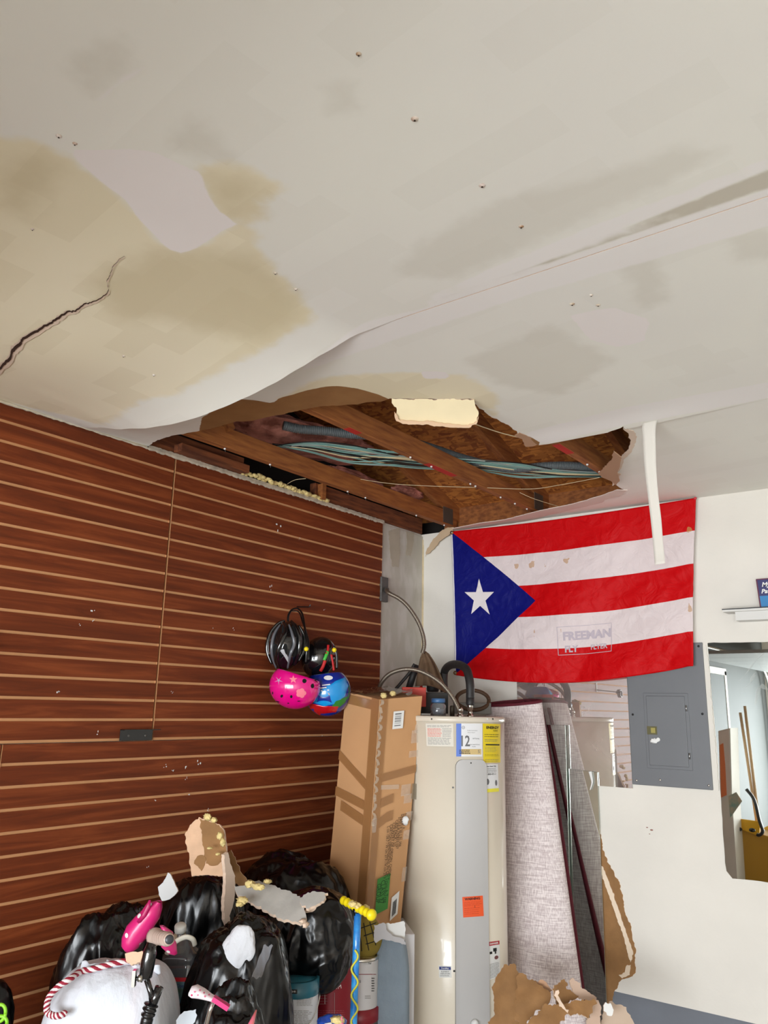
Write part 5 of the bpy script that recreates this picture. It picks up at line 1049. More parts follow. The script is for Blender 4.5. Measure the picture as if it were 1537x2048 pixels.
bagA, mA = bag('garbage_bag', 222, 1826, 3.02, 200, 'crumpled black garbage bag at the left behind the white bag', G, seed=3, p=3.0, amp=.14, crump=1.6)
bagC, mC = bag('garbage_bag', 592, 1708, 3.78, 240, 'black garbage bag at the back of the heap against the carton', G, seed=9, p=2.7)
bagB, mB_ = bag('garbage_bag', 412, 1748, 3.32, 180, 'black garbage bag under the upright broken drywall piece', G, seed=14, p=2.7)
bagE, mE = bag('garbage_bag', 625, 1780, 3.26, 165, 'round black garbage bag sitting on the paint cans', G, zbot=PD(640, 1992, 3.22).z, seed=22, p=2.5, crump=.8)
bagD, mD = bag('garbage_bag', 490, 1846, 2.9, 200, 'torn black garbage bag in front with white stuffing poking out', G, seed=31, p=2.9, crump=1.2)
bagF, mF = bag('garbage_bag', 470, 1975, 2.62, 165, 'low black garbage bag at the bottom edge of the photo', G, seed=37, p=2.3, crump=1.5)
M_wbag = mat('white_sack_fabric', (216, 220, 228), .6, col2=(224, 206, 212), vscale=2.2, bump=.35, bscale=35, stretch=(2, 2, .5), vlo=.52, vhi=.7)
bagW, mW = bag('white_sack', 236, 1922, 2.70, 236, 'full white fabric sack with a red and white rope at the lower left', None, seed=41, p=3.8, amp=.03, crump=.35, m=M_wbag, cat='sack')
TW, TDg, TE, TB_, TC_ = bvh(mW), bvh(mD), bvh(mE), bvh(mB_), bvh(mC)
for k, (cx, cy, rx_, rz_, sd) in enumerate(((186, 1940, 30, 8, 1), (238, 1936, 32, 8, 2), (286, 1942, 28, 8, 3))):
    c = PD(cx, cy, 2.63); kk = 2.63/1600; mb = MB(); mb.surf(lambda u, v: c+RGT*((u-.5)*2*rx_*kk)+V((0, 0, (v-.6)*2*rz_*kk*(1+.4*noise.noise(V((u*5, sd, 0))))))+FWD*(.016*math.sin(u*9+sd)*v+.03), 24, 8, M_wbag); oo = mb.build('gathered_hem', bagW); so = oo.modifiers.new('t', 'SOLIDIFY'); so.thickness = .003
    oo.location = oo.location-V((0, 0, 0))
# stuffing in the torn bag
mb = MB(); mb.ball(cast(TDg, 476, 1903, -.012), (30*2.8/1600, .03, 44*2.8/1600), mat('white_wadding', (222, 224, 230), .95, bump=.5, bscale=50), 5, fn=lambda d: 1+.14*noise.noise(d*1.5+V((4, 1, 0)))+.03*noise.noise(d*5), R=RZ@Matrix.Rotation(.25, 3, 'Y')); tag(mb.build('white_wadding'), 'white wadding poking out of the torn black bag in front', 'wadding')
mb = MB(); a_, b__ = cast(TDg, 512, 1955, .012), cast(TDg, 540, 1893, .015); mb.surf(lambda u, v: a_.lerp(b__, v)+RGT*((u-.5)*.03)+V((0, 0, .004*math.sin(u*9+v*13))), 6, 14, mat('clear_film', (170, 170, 176), .1, alpha=.4, coat=1)); tag(mb.build('clear_film'), 'strip of clear film stuck on the torn black bag', 'film')
# striped rope handle
rp = [cast(TW, 262, 1929, .012), cast(TW, 225, 1936, .012), cast(TW, 190, 1944, .012), cast(TW, 165, 1950, .014), PD(140, 1958, 2.56), PD(118, 1972, 2.55), PD(100, 1992, 2.54), PD(94, 2010, 2.53), PD(95, 2024, 2.53), PD(106, 2031, 2.53), PD(120, 2031, 2.53), PD(131, 2026, 2.54)]
er_ = empty('rope_handle', cast(TW, 225, 1936, .0), 'twisted red and white rope handle looping off the white sack', 'rope')
sp = spline(rp, 14); M_rr = mat('crimson_strand', (150, 22, 48), .7); M_rw = mat('white_strand', (236, 226, 226), .7)
for ph in range(4):
    pts = []; 
    for i, q in enumerate(sp):
        t = (sp[min(i+1, len(sp)-1)]-sp[max(i-1, 0)]).normalized(); n1 = t.cross(FWD).normalized(); n2 = t.cross(n1); a = i*.42+ph*math.pi/2
        pts.append(q+n1*(.0036*math.cos(a))+n2*(.0036*math.sin(a)))
    mb = MB(); mb.tube(pts, .0056, (M_rr, M_rw)[ph % 2], 8); mb.build('strand', er_)
# pink polka dot saddle and folding handle (a push-along toy)
M_rose = mat('rose_plastic', (214, 36, 118), .35, coat=.3)
es_ = empty('pink_toy_seat', PD(285, 1900, 2.75), 'rose pink plastic toy seat with white dots on top of the white sack', 'toy')
def loft_px(mb, rows, D, th, m, n=14):   # rows of (x, y, halfwidth px, angle) -> rounded body
    vs = []; k = D/1600; R_ = [r for r in rows]
    for (x, y, hw, an) in R_:
        c = PD(x, y, D); ax = RGT*math.cos(an)+V((0, 0, -1))*math.sin(an)
        for j in range(n): a = 2*math.pi*j/n; vs.append(c+ax*(hw*k*math.cos(a))+FWD*(th*math.sin(a)*min(1, hw/12)))
    fs = [(i*n+j, i*n+(j+1) % n, (i+1)*n+(j+1) % n, (i+1)*n+j) for i in range(len(R_)-1) for j in range(n)]+[tuple(range(n)), tuple((len(R_)-1)*n+j for j in range(n))]
    mb.add(vs, fs, m, True)
mb = MB(); loft_px(mb, [(319, 1803, 5, .3), (309, 1812, 15, .3), (302, 1828, 18, .35), (288, 1845, 20, .45), (275, 1862, 22, .4), (264, 1880, 19, .3), (260, 1893, 15, .2), (259, 1902, 7, .1)], 2.72, .035, M_rose); TS = bvh(mb); mb.build('saddle', es_)
mb = MB(); loft_px(mb, [(300, 1800, 2, 0), (297, 1812, 4, .4), (288, 1830, 4, .5), (276, 1845, 3, .6)], 2.68, .01, mat('rose_plastic_dark', (176, 20, 90), .4)); mb.build('ridge', es_)
for q in (disc(299, 1811, 6, 3, rot=-.6), disc(279, 1832, 3, 5, rot=.5), disc(254, 1871, 3.2, 5), disc(284, 1889, 6, 5), disc(300, 1863, 2.5, 5)): decal(TS, q, M_paper, 'dot', es_, .0015)
mb = MB(); loft_px(mb, [(325, 1852, 5, .2), (335, 1862, 11, .3), (334, 1875, 14, .2), (338, 1890, 14, -.2), (346, 1903, 8, -.5), (352, 1909, 3, -.5)], 2.66, .02, M_rose); T2_ = bvh(mb); mb.build('side_wing', es_)
decal(T2_, disc(337, 1903, 4, 2.2, rot=.5), M_paper, 'dot', es_)
eh_ = empty('folding_handlebar', PD(295, 2048, 2.5), 'black folding handlebar with clear grip and chrome clamp in front of the white sack', 'handlebar')
Dh = 2.50
mb = MB(); mb.tube([PD(304, 1884, Dh), PD(300, 1905, Dh), PD(295, 1930, Dh), PD(291, 1952, Dh), PD(289, 1958, Dh)], lambda t: .020-.004*abs(2*t-1)**3*2, M_hg, 18); mb.build('upper_tube', eh_)
mb = MB(); mb.tube([PD(292, 1954, Dh), PD(302, 1985, Dh), PD(305, 2006, Dh)], .0085, M_hg, 12); mb.build('left_arm', eh_)
mb = MB(); mb.tube([PD(319, 1974, Dh), PD(310, 1998, Dh), PD(305, 2014, Dh)], .012, M_hg, 16); mb.build('right_arm', eh_)
mb = MB(); tp_ = [PD(303, 2008, Dh), PD(298, 2022, Dh), PD(294, 2040, Dh), PD(288, 2062, Dh)]; mb.tube(spline(tp_, 6), lambda t: .017+.004*math.sin(t*30)*(1 if t < .6 else 0), M_black, 20); mb.build('locking_collar', eh_)
mb = MB(); mb.tube([PD(290, 2060, Dh)+V((0, 0, 0)), V((PD(290, 2060, Dh).x, PD(290, 2060, Dh).y, FL+.01))], .015, M_black, 16); mb.build('stem', eh_)
mb = MB(); c_ = PD(269, 1957, Dh-.02); mb.box((-.006, -.006, -.021), (.003, .012, .021), M_chrome, M=Matrix.Translation(c_)@RZ.to_4x4()); mb.tube([PD(272, 1957, Dh-.02), PD(288, 1957, Dh)], .0055, M_black, 10); mb.lathe(PD(281, 1957, Dh-.012), [(.009, -.006), (.010, .006)], M_chrome, 14, axis=RGT); mb.build('quick_release', eh_)
eg = empty('handle_grip', PD(326, 1877, 2.44), 'clear ribbed handle grip with a grey end on the black handlebar', 'grip')
g0_, g1_ = PD(309, 1873, 2.52), PD(339, 1879, 2.36); gd = (g1_-g0_)
mb = MB(); mb.tube([g0_+gd*(i/30) for i in range(31)], lambda t: (.0235 if t < .12 else .0155+.0035*math.cos(t*44)) if t < .97 else .014, mat('clear_rubber', (214, 190, 176), .25, trans=.3), 20); mb.build('sleeve', eg)
mb = MB(); mb.lathe(g1_, [(.012, 0), (.011, .003), (.004, .004)], mat('grip_end', (70, 72, 76), .4, .4), 18, axis=gd); mb.build('end_cap', eg)
# peach drywall scrap on sack
tag(shard('drywall_scrap', [(250, 1907), (262, 1904), (285, 1902), (287, 1912), (280, 1924), (262, 1931), (252, 1922)], PD(268, 1915, 2.62), V((.3, -1, .4)), .012, mat('peach_gypsum', (232, 190, 160), .9, bump=.3), M_gyp, M_kraft, amp=.004, seed=50), 'small peach drywall scrap between the pink seat and the white sack', 'drywall piece')
# water jug
ejg = empty('water_jug', PD(362, 1990, 2.95), 'clear square water jug with white handle and red and blue label behind the white sack', 'jug')
Dj = 2.92; kj = Dj/1600; cj = PD(362, 1945, Dj); zt = PD(362, 1892, Dj).z; zl = PD(362, 1945, Dj).z
M_jug = mat('clear_jug_plastic', (96, 98, 104), .06, alpha=.55, coat=1.0)
def sq_lathe(mb, c, prof, m, n=48, p=5, R=RZ):
    vs = []
    for r_, z in prof:
        for j in range(n): a = 2*math.pi*j/n; x, y = math.cos(a), math.sin(a); s_ = (abs(x)**p+abs(y)**p)**(-1/p); q = R@V((x*s_*r_, y*s_*r_, 0)); vs.append(V((c.x+q.x, c.y+q.y, z)))
    mb.add(vs, [(i*n+j, i*n+(j+1) % n, (i+1)*n+(j+1) % n, (i+1)*n+j) for i in range(len(prof)-1) for j in range(n)], m, True)
rj = 32*kj
mb = MB(); sq_lathe(mb, cj, [(rj, FL+.01), (rj, zl-.18), (rj*.94, zl-.16), (rj, zl-.14), (rj, zl+.035), (rj*.97, zl+.04), (rj, zl+.045), (rj, zl+.06), (rj*.8, zt-.01), (rj*.35, zt+.02), (rj*.33, zt+.04)], M_jug); mb.build('bottle', ejg)
zr = PD(362, 1962, Dj).z; zq = PD(362, 1994, Dj).z
mb = MB(); sq_lathe(mb, cj, [(rj*1.012, zq), (rj*1.012, zr+.02)], mat('jug_label_blue', (120, 168, 206), .5, col2=(66, 92, 80), vscale=14)); mb.build('label', ejg)
for z_ in (zr+.022, zq-.008):
    mb = MB(); sq_lathe(mb, cj, [(rj*1.02, z_-.006), (rj*1.02, z_+.006)], mat('jug_band_red', (196, 24, 44), .5)); mb.build('label_band', ejg)
Tj = None
mb = MB(); cfr = cj-FWD*(rj*1.03); tfj = lambda u, v: cfr+RGT*(u*kj)+V((0, 0, (zr-cj.z)+v*kj)); lines(mb, tfj, -27, -7, 6, -24, 6, M_paper, seed=30); put_rect(mb, lambda u, v: tfj(u, v)+FWD*.0006, -29, 8, -6, -26, mat('jug_panel', (206, 204, 200), .6), 2)
lines(mb, lambda u, v: tfj(u, v)-FWD*.001, -27, -8, 4, -23, 6, M_lg, seed=31); put_text(mb, 'Crystal', 7, tfj, mat('jug_script', (24, 40, 110), .5), 10, 2, shear=.3, bold=.1); mb.build('label_print', ejg)
mb = MB(); mb.tube(spline([PD(334, 1908, Dj-.06), PD(342, 1893, Dj-.07), PD(357, 1880, Dj-.07), (PD(373, 1874, Dj-.07)), PD(386, 1879, Dj-.06), PD(390, 1890, Dj-.04)], 6), .008, mat('cream_handle', (226, 222, 208), .5), 10, sq=.6); mb.build('handle', ejg)
c_ = PD(360, 1872, Dj+.02); mb = MB(); mb.lathe(c_+V((0, 0, 0)), [(.020, -.05), (.020, .004), (.018, .01)], mat('bottle_neck', (196, 178, 150), .4, alpha=.8), 20, axis=(.25, -.3, 1)); mb.build('neck', ejg)
mb = MB(); mb.lathe(PD(361, 1862, Dj+.01), [(.018, -.002), (.0195, .002), (.0195, .018), (.017, .022), (.001, .022)], mat('white_cap', (220, 220, 214), .5), 24, axis=(.25, -.3, 1)); mb.build('cap', ejg)
# white polka dot small saddle with chrome post
ew = empty('dotted_bike_seat', PD(420, 2048, 2.45), 'small white bike seat with pink dots on a chrome post at the bottom edge', 'bike seat')
mb = MB(); loft_px(mb, [(378, 1988, 3, 1.5), (384, 1984, 9, 1.45), (396, 1983, 11, 1.3), (410, 1988, 10, 1.15), (425, 1996, 7, 1.1), (440, 2003, 6, 1.1), (455, 2010, 5, 1.1), (459, 2013, 2, 1.1)], 2.44, .028, mat('white_vinyl', (238, 226, 230), .4)); TQ = bvh(mb); mb.build('saddle', ew)
Mdt = mat('pink_dot', (222, 120, 150), .5)
for k, (x, y) in enumerate(((390, 1984), (400, 1981), (396, 1990), (408, 1986), (410, 1993), (418, 1990), (384, 1990))): decal(TQ, disc(x, y, 2, 2, 8), (mat('magenta_dot', (200, 20, 90), .5) if k == 6 else Mdt), 'dot', ew)
mb = MB(); mb.tube([PD(427, 2003, 2.45), PD(420, 2022, 2.45), PD(410, 2060, 2.46), V((PD(405, 2070, 2.48).x, PD(405, 2070, 2.48).y, FL+.01))], .006, M_chrome, 12); mb.build('seat_post', ew)
mb = MB(); mb.box((-.025, -.01, -.006), (.025, .01, .006), mat('magenta_binding', (210, 20, 110), .4), M=Matrix.Translation(PD(442, 2006, 2.43))@RZ.to_4x4()@Matrix.Rotation(.5, 4, 'Y')); mb.build('name_plate', ew)

# ---- broken drywall pieces
M_peach = mat('peach_kraft', (214, 176, 144), .85, var=.10, vscale=12, bump=.3, bscale=40)
M_gface = mat('grey_drywall_face', (172, 168, 162), .85, var=.12, vscale=14, bump=.3, bscale=30)
O_ = PD(412, 1700, 3.15); Nn = -FWD+V((0, 0, .25))+RGT*-.2
s1 = tag(shard('drywall_piece', [(380, 1650), (398, 1634), (404, 1638), (438, 1648), (449, 1668), (452, 1690), (456, 1712), (456, 1730), (452, 1755), (430, 1752), (412, 1750), (396, 1752), (384, 1753), (382, 1740), (379, 1715), (373, 1690), (371, 1665)], O_, Nn, .014, M_peach, M_gyp, M_gface, amp=.002, seed=60, rag=.005), 'upright broken drywall piece with brown torn paper at the top of the heap', 'drywall piece')
shard('torn_paper', [(399, 1637), (438, 1650), (449, 1670), (451, 1692), (454, 1708), (444, 1722), (436, 1730), (426, 1732), (412, 1727), (408, 1712), (405, 1690), (403, 1665)], O_-FWD*.002, Nn, .002, M_kraft, seed=61, parent=s1, rag=.004, amp=.001); shard('torn_paper', [(395, 1712), (405, 1710), (412, 1716), (408, 1733), (403, 1742), (396, 1733), (388, 1727)], O_-FWD*.003, Nn, .002, M_kraft, seed=62, parent=s1, rag=.004)
for k, q in enumerate(((415, 1634, 13, 8), (428, 1640, 10, 6), (440, 1672, 8, 9), (446, 1685, 7, 9), (420, 1696, 7, 3), (436, 1708, 5, 3))):
    mb = MB(); mb.ball(PD(q[0], q[1], 3.10), (q[2]*.0014, .010, q[3]*.0015), M_foam, 3, fn=lambda d: 1+.5*noise.noise(d*3+V((k*3, 1, 0)))); mb.build('foam_bit', s1)
tag(shard('drywall_piece', [(457, 1705), (462, 1730), (470, 1752), (470, 1790), (466, 1815), (460, 1832), (462, 1850), (455, 1853), (450, 1840), (449, 1800), (452, 1765), (450, 1730), (449, 1710)], PD(462, 1780, 3.12), -FWD+RGT*1.2, .016, mat('pale_edge_board', (200, 178, 160), .85), M_gyp, M_kraft, amp=.004, seed=63, rag=.002), 'narrow drywall strip standing edge-on down the black bag', 'drywall piece')
tag(shard('drywall_piece', [(456, 1705), (462, 1700), (480, 1742), (492, 1755), (500, 1768), (492, 1775), (478, 1772), (468, 1768), (462, 1745)], PD(474, 1745, 3.2), -FWD+V((0, 0, .1)), .006, M_kraft, M_gyp, amp=.006, seed=64, rag=.004), 'brown paper backed drywall bend joining the two large broken pieces', 'drywall piece')
O2 = PD(550, 1790, 3.0); N2 = V((0, 0, 1))*.9-FWD*.75-RGT*.15
s4 = tag(shard('drywall_piece', [(468, 1770), (478, 1772), (494, 1770), (505, 1762), (530, 1764), (560, 1776), (580, 1782), (600, 1792), (604, 1802), (608, 1815), (612, 1828), (612, 1838), (600, 1846), (585, 1843), (560, 1836), (530, 1820), (505, 1806), (490, 1796), (474, 1788)], O2, N2, .014, M_gface, M_gyp, M_kraft, amp=.003, seed=66, rag=.006), 'large grey drywall slab lying on the bags with a broken peach edge', 'drywall piece')
tag(shard('drywall_piece', [(600, 1795), (612, 1788), (634, 1784), (656, 1786), (652, 1794), (640, 1806), (626, 1812), (612, 1816), (602, 1808)], O2-FWD*.01, N2, .012, M_gface, M_gyp, M_kraft, amp=.004, seed=67, rag=.007), 'small grey drywall corner beside the large slab on the right bag', 'drywall piece')
tag(shard('drywall_piece', [(600, 1812), (608, 1822), (622, 1815), (640, 1802), (636, 1810), (625, 1824), (612, 1826), (604, 1822)], O2-FWD*.02, -FWD, .01, M_gyp, M_gyp, M_kraft, amp=.004, seed=68, rag=.003), 'crumbled pinkish gypsum chunk under the small drywall corner', 'drywall piece')
tag(shard('drywall_piece', [(336, 1745), (343, 1752), (350, 1768), (356, 1782), (350, 1790), (335, 1800), (324, 1802), (318, 1790), (316, 1774), (326, 1765)], PD(336, 1775, 3.1), -FWD+V((0, 0, .15)), .012, mat('pale_grey_face', (206, 206, 206), .8), M_gyp, M_kraft, amp=.002, seed=69, rag=.003), 'small pale triangular drywall piece left of the upright one', 'drywall piece')
for k, (x, y, rx_, rz_, D_) in enumerate(((515, 1773, 22, 7, 2.97), (500, 1768, 12, 9, 3.0), (535, 1763, 9, 5, 3.0), (485, 1800, 14, 8, 2.94), (480, 1808, 8, 6, 2.94), (606, 1842, 8, 4, 2.9), (612, 1850, 4, 6, 2.9))):
    mb = MB(); mb.ball(PD(x, y, D_), (rx_*D_/2100, .014, rz_*D_/2100), M_foam if k < 5 else M_gyp, 3, fn=lambda d: 1+.6*noise.noise(d*3.5+V((k*3, 1, 0)))); tag(mb.build('foam_crumb'), ['long yellow foam crumb on the large grey slab', 'yellow foam crumb at the upper left corner of the grey slab', 'small yellow foam crumb on the far edge of the grey slab', 'yellow foam crumb under the left end of the grey slab', 'tiny yellow foam crumb on the black bag below the slab', 'white gypsum crumb at the tip of the grey slab', 'small white gypsum crumb below the tip of the grey slab'][k], 'crumb', 'crumbs on the heap')

# ---- paint cans
def can(name, px, pytop, D, wpx, label, m, mlid, mlab=None, zbot=FL, lid_h=.012, lab=(.02, .9), handle=False, group='paint cans'):
    c = PD(px, pytop, D); r_ = wpx*D/3200; zt = c.z; h = zt-zbot
    e = empty(name, (c.x, c.y, zbot), label, 'paint can', group)
    mb = MB(); mb.lathe((c.x, c.y, zbot), [(r_, 0), (r_*1.015, .003), (r_, .008), (r_, h-.012), (r_*1.02, h-.008), (r_*1.02, h-.003)], m, 48); T_ = bvh(mb); mb.build('body', e)
    mb = MB(); mb.lathe((c.x, c.y, zt-lid_h), [(r_*1.02, 0), (r_*1.03, .002), (r_*1.03, lid_h-.002), (r_*.9, lid_h), (r_*.88, lid_h-.005), (.001, lid_h-.005)], mlid, 48, cap=False); mb.build('lid', e)
    if mlab:
        mb = MB(); mb.lathe((c.x, c.y, zbot), [(r_*1.006, h*lab[0]), (r_*1.006, h*lab[1])], mlab, 48, cap=False); T_ = bvh(mb); mb.build('label', e)
    if handle:
        mb = MB(); mb.tube([V((c.x, c.y, zt-.05))+RGT*(r_*1.08*math.cos(a))+V((0, 0, -.10*math.sin(a)))-FWD*(r_*1.05*math.sin(a)) for a in [math.pi*i/24 for i in range(25)]], .0018, M_chrome, 8); mb.build('wire_handle', e)
    return e, T_, c, r_
M_teal2 = mat('teal_plastic_can', (34, 104, 124), .35, coat=.3); M_wl = mat('white_can_label', (214, 216, 222), .5)
e_, T_, c_, r_ = can('paint_can', 595, 1952, 3.12, 78, 'teal lidded paint can with a white label under the black bag', M_teal2, M_teal2, M_wl, zbot=FL, lid_h=.05, lab=(0.0, .985), handle=True)
h_ = c_.z-FL
mb = MB(); f, g = quad_fn(T_, [(563, 1982), (630, 1982), (628, 2060), (561, 2060)], 68, 78)
lines(mb, g, 2, 26, -6, -34, 9, M_lg, seed=40, h=.3); lines(mb, g, 32, 64, -6, -30, 9, M_lg, seed=41, h=.3); lines(mb, g, 2, 64, -38, -76, 12, M_lg, seed=42, h=.3); mb.build('print', e_)
mb = MB(); f, g = quad_fn(T_, [(577, 1978), (595, 1978), (595, 1988), (577, 1988)], 18, 10, .003); put_rect(mb, g, 0, 0, 18, -9, M_ink); put_text(mb, 'BEHR', 5.4, lambda u, v: g(u, v)-FWD*.001, M_paper, 9, -4.5); mb.build('badge', e_)
M_cr = mat('crimson_can', (132, 14, 32), .4); M_si = mat('silver_can_label', (206, 204, 204), .4)
e_, T_, c_, r_ = can('paint_can', 668, 1892, 3.36, 74, 'crimson paint can with white lettering between the teal and the white can', M_cr, M_galv, M_cr, lab=(.03, .95))
mb = MB(); f, g = quad_fn(T_, [(636, 1966), (692, 1966), (692, 2030), (636, 2030)], 56, 64); put_text(mb, 'PREMIUM', 11, g, M_paper, 26, -10, sx=.95, rot=.14); mb.build('print', e_)
mb = MB(); f, g = quad_fn(T_, [(636, 1985), (692, 1985), (692, 2050), (636, 2050)], 56, 64); lines(mb, g, 2, 20, -4, -26, 4, M_lg, seed=44, h=.12); lines(mb, g, 2, 54, -34, -60, 7, mat('crimson_print', (180, 90, 100), .6), seed=45, h=.2)
put_rect(mb, g, 14, -2, 15, -22, M_paper); put_rect(mb, g, 33, 0, 33.6, -50, M_lg); mb.build('print', e_)
zmid = PD(720, 2012, 3.55).z
e_, T_, c_, r_ = can('paint_can', 722, 2008, 3.55, 64, 'lower paint can with a crimson rim and black label under the white labelled can', M_galv, M_cr, mat('black_can_label', (30, 28, 30), .4), lab=(.05, .84), lid_h=.05)
e2_, T_, c_, r_ = can('paint_can', 723, 1908, 3.55, 62, 'open paint can with a white label stacked on the crimson rimmed can', M_chrome, M_chrome, M_si, zbot=zmid+.001, lab=(.03, .93))
mb = MB(); f, g = quad_fn(T_, [(692, 1914), (752, 1914), (752, 2006), (692, 2006)], 60, 92); put_text(mb, 'vitas', 11, g, M_grey, 13, -48, sx=.9, align='LEFT'); put_rect(mb, g, 0, -34, 60, -35.2, M_cr); lines(mb, g, 2, 13, -56, -76, 6, M_grey, seed=47, h=.2); lines(mb, g, 38, 50, -76, -84, 2, M_lg, seed=48); put_text(mb, 'IUM', 8, g, M_grey, 5, -26); lines(mb, g, 51, 57, -40, -70, 6, M_ink, seed=49, h=.4)
put_rect(mb, g, 34, -4, 50, -14, mat('green_white_sticker', (200, 216, 200), .5)); put_rect(mb, lambda u, v: g(u, v)-FWD*.0008, 36, -6, 41, -13, mat('green_mark', (30, 110, 70), .5)); put_rect(mb, lambda u, v: g(u, v)-FWD*.0008, 44, -7, 47, -13, M_ink); mb.build('print', e2_)
e_, T_, c_, r_ = can('plastic_bucket', 536, 1985, 3.0, 70, 'translucent grey bucket left of the teal lidded paint can', mat('grey_bucket', (150, 156, 164), .4, alpha=.9), mat('grey_bucket', (150, 156, 164), .4), None, group=None); e_['category'] = 'bucket'
# olive ball with black grid on top of the open can
M_ol = mat('olive_fabric', (142, 122, 44), .8, var=.12, vscale=10); eb_ = empty('olive_ball', PD(722, 1905, 3.55), 'olive ball with black grid lines on the open paint can behind the blue pole', 'ball')
mb = MB(); mb.ball(PD(728, 1874, 3.56), (34*3.56/1600, .05, 38*3.56/1600), M_ol, 4, R=RZ); TO = bvh(mb); mb.build('cover', eb_)
for pts in ([(728, 1846), (732, 1870), (738, 1900)], [(740, 1844), (746, 1866), (752, 1890)], [(716, 1852), (722, 1880), (724, 1902)], [(706, 1862), (735, 1852), (752, 1846)], [(728, 1872), (745, 1866), (760, 1862)], [(732, 1888), (746, 1884), (760, 1876)]):
    mb = MB(); mb.tube([cast(TO, x, y, .001) for x, y in [(p.x, p.y) for p in spline([(a, b, 0) for a, b in pts], 4)]], .0018, M_ink, 6); mb.build('grid_line', eb_)
mb = MB(); mb.ball(PD(704, 1862, 3.6), (24*3.6/1600, .05, 34*3.6/1600), mat('dark_olive_fabric', (66, 58, 34), .85, var=.2, vscale=14), 4, R=RZ, fn=lambda d: 1+.12*noise.noise(d*3)); tag(mb.build('olive_bundle'), 'dark olive cloth bundle behind the blue pole and the olive ball', 'cloth')
# blue pole with yellow foam grips
ep = empty('toy_scooter', PD(708, 2048, 3.05), 'toy scooter with a blue patterned pole and yellow grips in front of the cans', 'scooter')
M_bl = mat('blue_metallic_pole', (24, 110, 196), .3, col2=(60, 160, 226), vscale=26, coat=.5); Dp = 3.02
mb = MB(); pb_ = PD(707, 2060, Dp); mb.tube([PD(716, 1826, Dp), PD(713, 1900, Dp), PD(709, 2000, Dp), pb_, V((pb_.x, pb_.y, FL+.02))], .0125, M_bl, 20); mb.build('pole', ep)
mb = MB(); mb.box((-.05, -.18, 0), (.05, .18, .02), M_bl, M=Matrix.Translation(V((pb_.x, pb_.y, FL+.002)))@RZ.to_4x4()); mb.build('deck', ep, bevel=.005)
mb = MB(); mb.tube([PD(711, 1816, Dp), PD(713, 1830, Dp)], .010, M_black, 12); mb.build('cap', ep)
mb = MB(); a_, b__ = PD(686, 1800, Dp+.08), PD(748, 1832, Dp-.10); ax_ = b__-a_; mb.tube([a_+ax_*(i/40) for i in range(41)], lambda t: (.0125+.003*math.sin(t*50)) if t < .86 else .019*math.sqrt(max(.02, 1-((t-.93)/.075)**2)), M_yellow, 18); mb.build('grips', ep)
for k, (x, y) in enumerate(((706, 1808), (716, 1812), (724, 1818), (732, 1816))):
    mb = MB(); mb.ball(PD(x, y, Dp-.02), (.015, .012, .010), M_foam, 3, fn=lambda d: 1+.5*noise.noise(d*3+V((k*3, 1, 5)))); tag(mb.build('foam_crumb'), 'pale foam crumb stuck on the yellow scooter grips', 'crumb', 'foam crumbs on the scooter grips')
mb = MB(); pts = [PD(710+3*math.sin(i*.6), 1900+i*5, Dp-.018) for i in range(32)]; mb.tube([pts[0].lerp(pts[-1], i/31)+RGT*(.011*math.sin(.6*i)) for i in range(32)], .0035, mat('yellow_green_ribbon', (206, 200, 60), .5), 6, sq=.4); mb.build('ribbon', ep)
# grey blue garment sack
M_gb = mat('grey_blue_cloth', (134, 148, 160), .9, var=.06, vscale=10, bump=.3, bscale=80)
bagG, mG = bag('grey_blue_sack', 783, 1868, 3.60, 68, 'grey blue cloth bundle standing between the cans and the water heater', None, seed=55, p=4.0, amp=.05, crump=.5, m=M_gb, dr=.9, cat='cloth')
tag(shard('white_paper_sheet', [(770, 1848), (808, 1842), (812, 1860), (810, 1882), (795, 1876), (775, 1878), (768, 1870)], PD(790, 1860, 3.5), -FWD+V((0, 0, .2)), .002, M_paper, amp=.004, seed=71), 'white crumpled paper on top of the grey blue bundle', 'paper')
tag(shard('grey_cloth', [(748, 1850), (770, 1846), (775, 1862), (785, 1872), (808, 1878), (812, 1890), (790, 1884), (765, 1878), (752, 1886), (748, 1870)], PD(780, 1866, 3.47), -FWD+V((0, 0, .3)), .003, mat('light_grey_cloth', (190, 188, 190), .9), amp=.008, seed=72), 'light grey cloth edge over the grey blue bundle', 'cloth')
# small toys at the bottom
M_tb = mat('toy_blue', (34, 76, 170), .3, coat=.5); et = empty('toy_figure', PD(660, 2048, 2.8), 'small blue, pink and white plastic toy at the bottom edge below the crimson can', 'toy')
mb = MB(); mb.ball(PD(664, 2046, 2.8), (26*.00175, .035, 14*.00175), M_tb, 4, fn=lambda d: 1+.15*noise.noise(d*2), R=RZ); mb.build('body', et)
mb = MB(); mb.ball(PD(676, 2040, 2.77), (12*.00175, .02, 6*.00175), M_foam, 3, fn=lambda d: 1+.4*noise.noise(d*3), R=RZ); mb.build('mane', et)
mb = MB(); mb.tube([PD(683, 2056, 2.76), PD(684, 2032, 2.76)], lambda t: .009*(1-t)+.001, mat('toy_pink', (240, 130, 160), .4), 10); mb.tube([PD(650, 2050, 2.76), PD(664, 2047, 2.76)], .004, M_paper, 8); mb.build('horn', et)
mb = MB(); mb.tube([PD(499, 2100, 2.5), PD(502, 2050, 2.5), PD(513, 2020, 2.52)][::1], lambda t: .014*(1-t)+.002, mat('pink_gradient_cone', (206, 50, 150), .3, col2=(226, 150, 40), vscale=9, coat=.5), 16); tag(mb.build('party_cone'), 'shiny pink and gold toy cone at the bottom edge', 'toy')
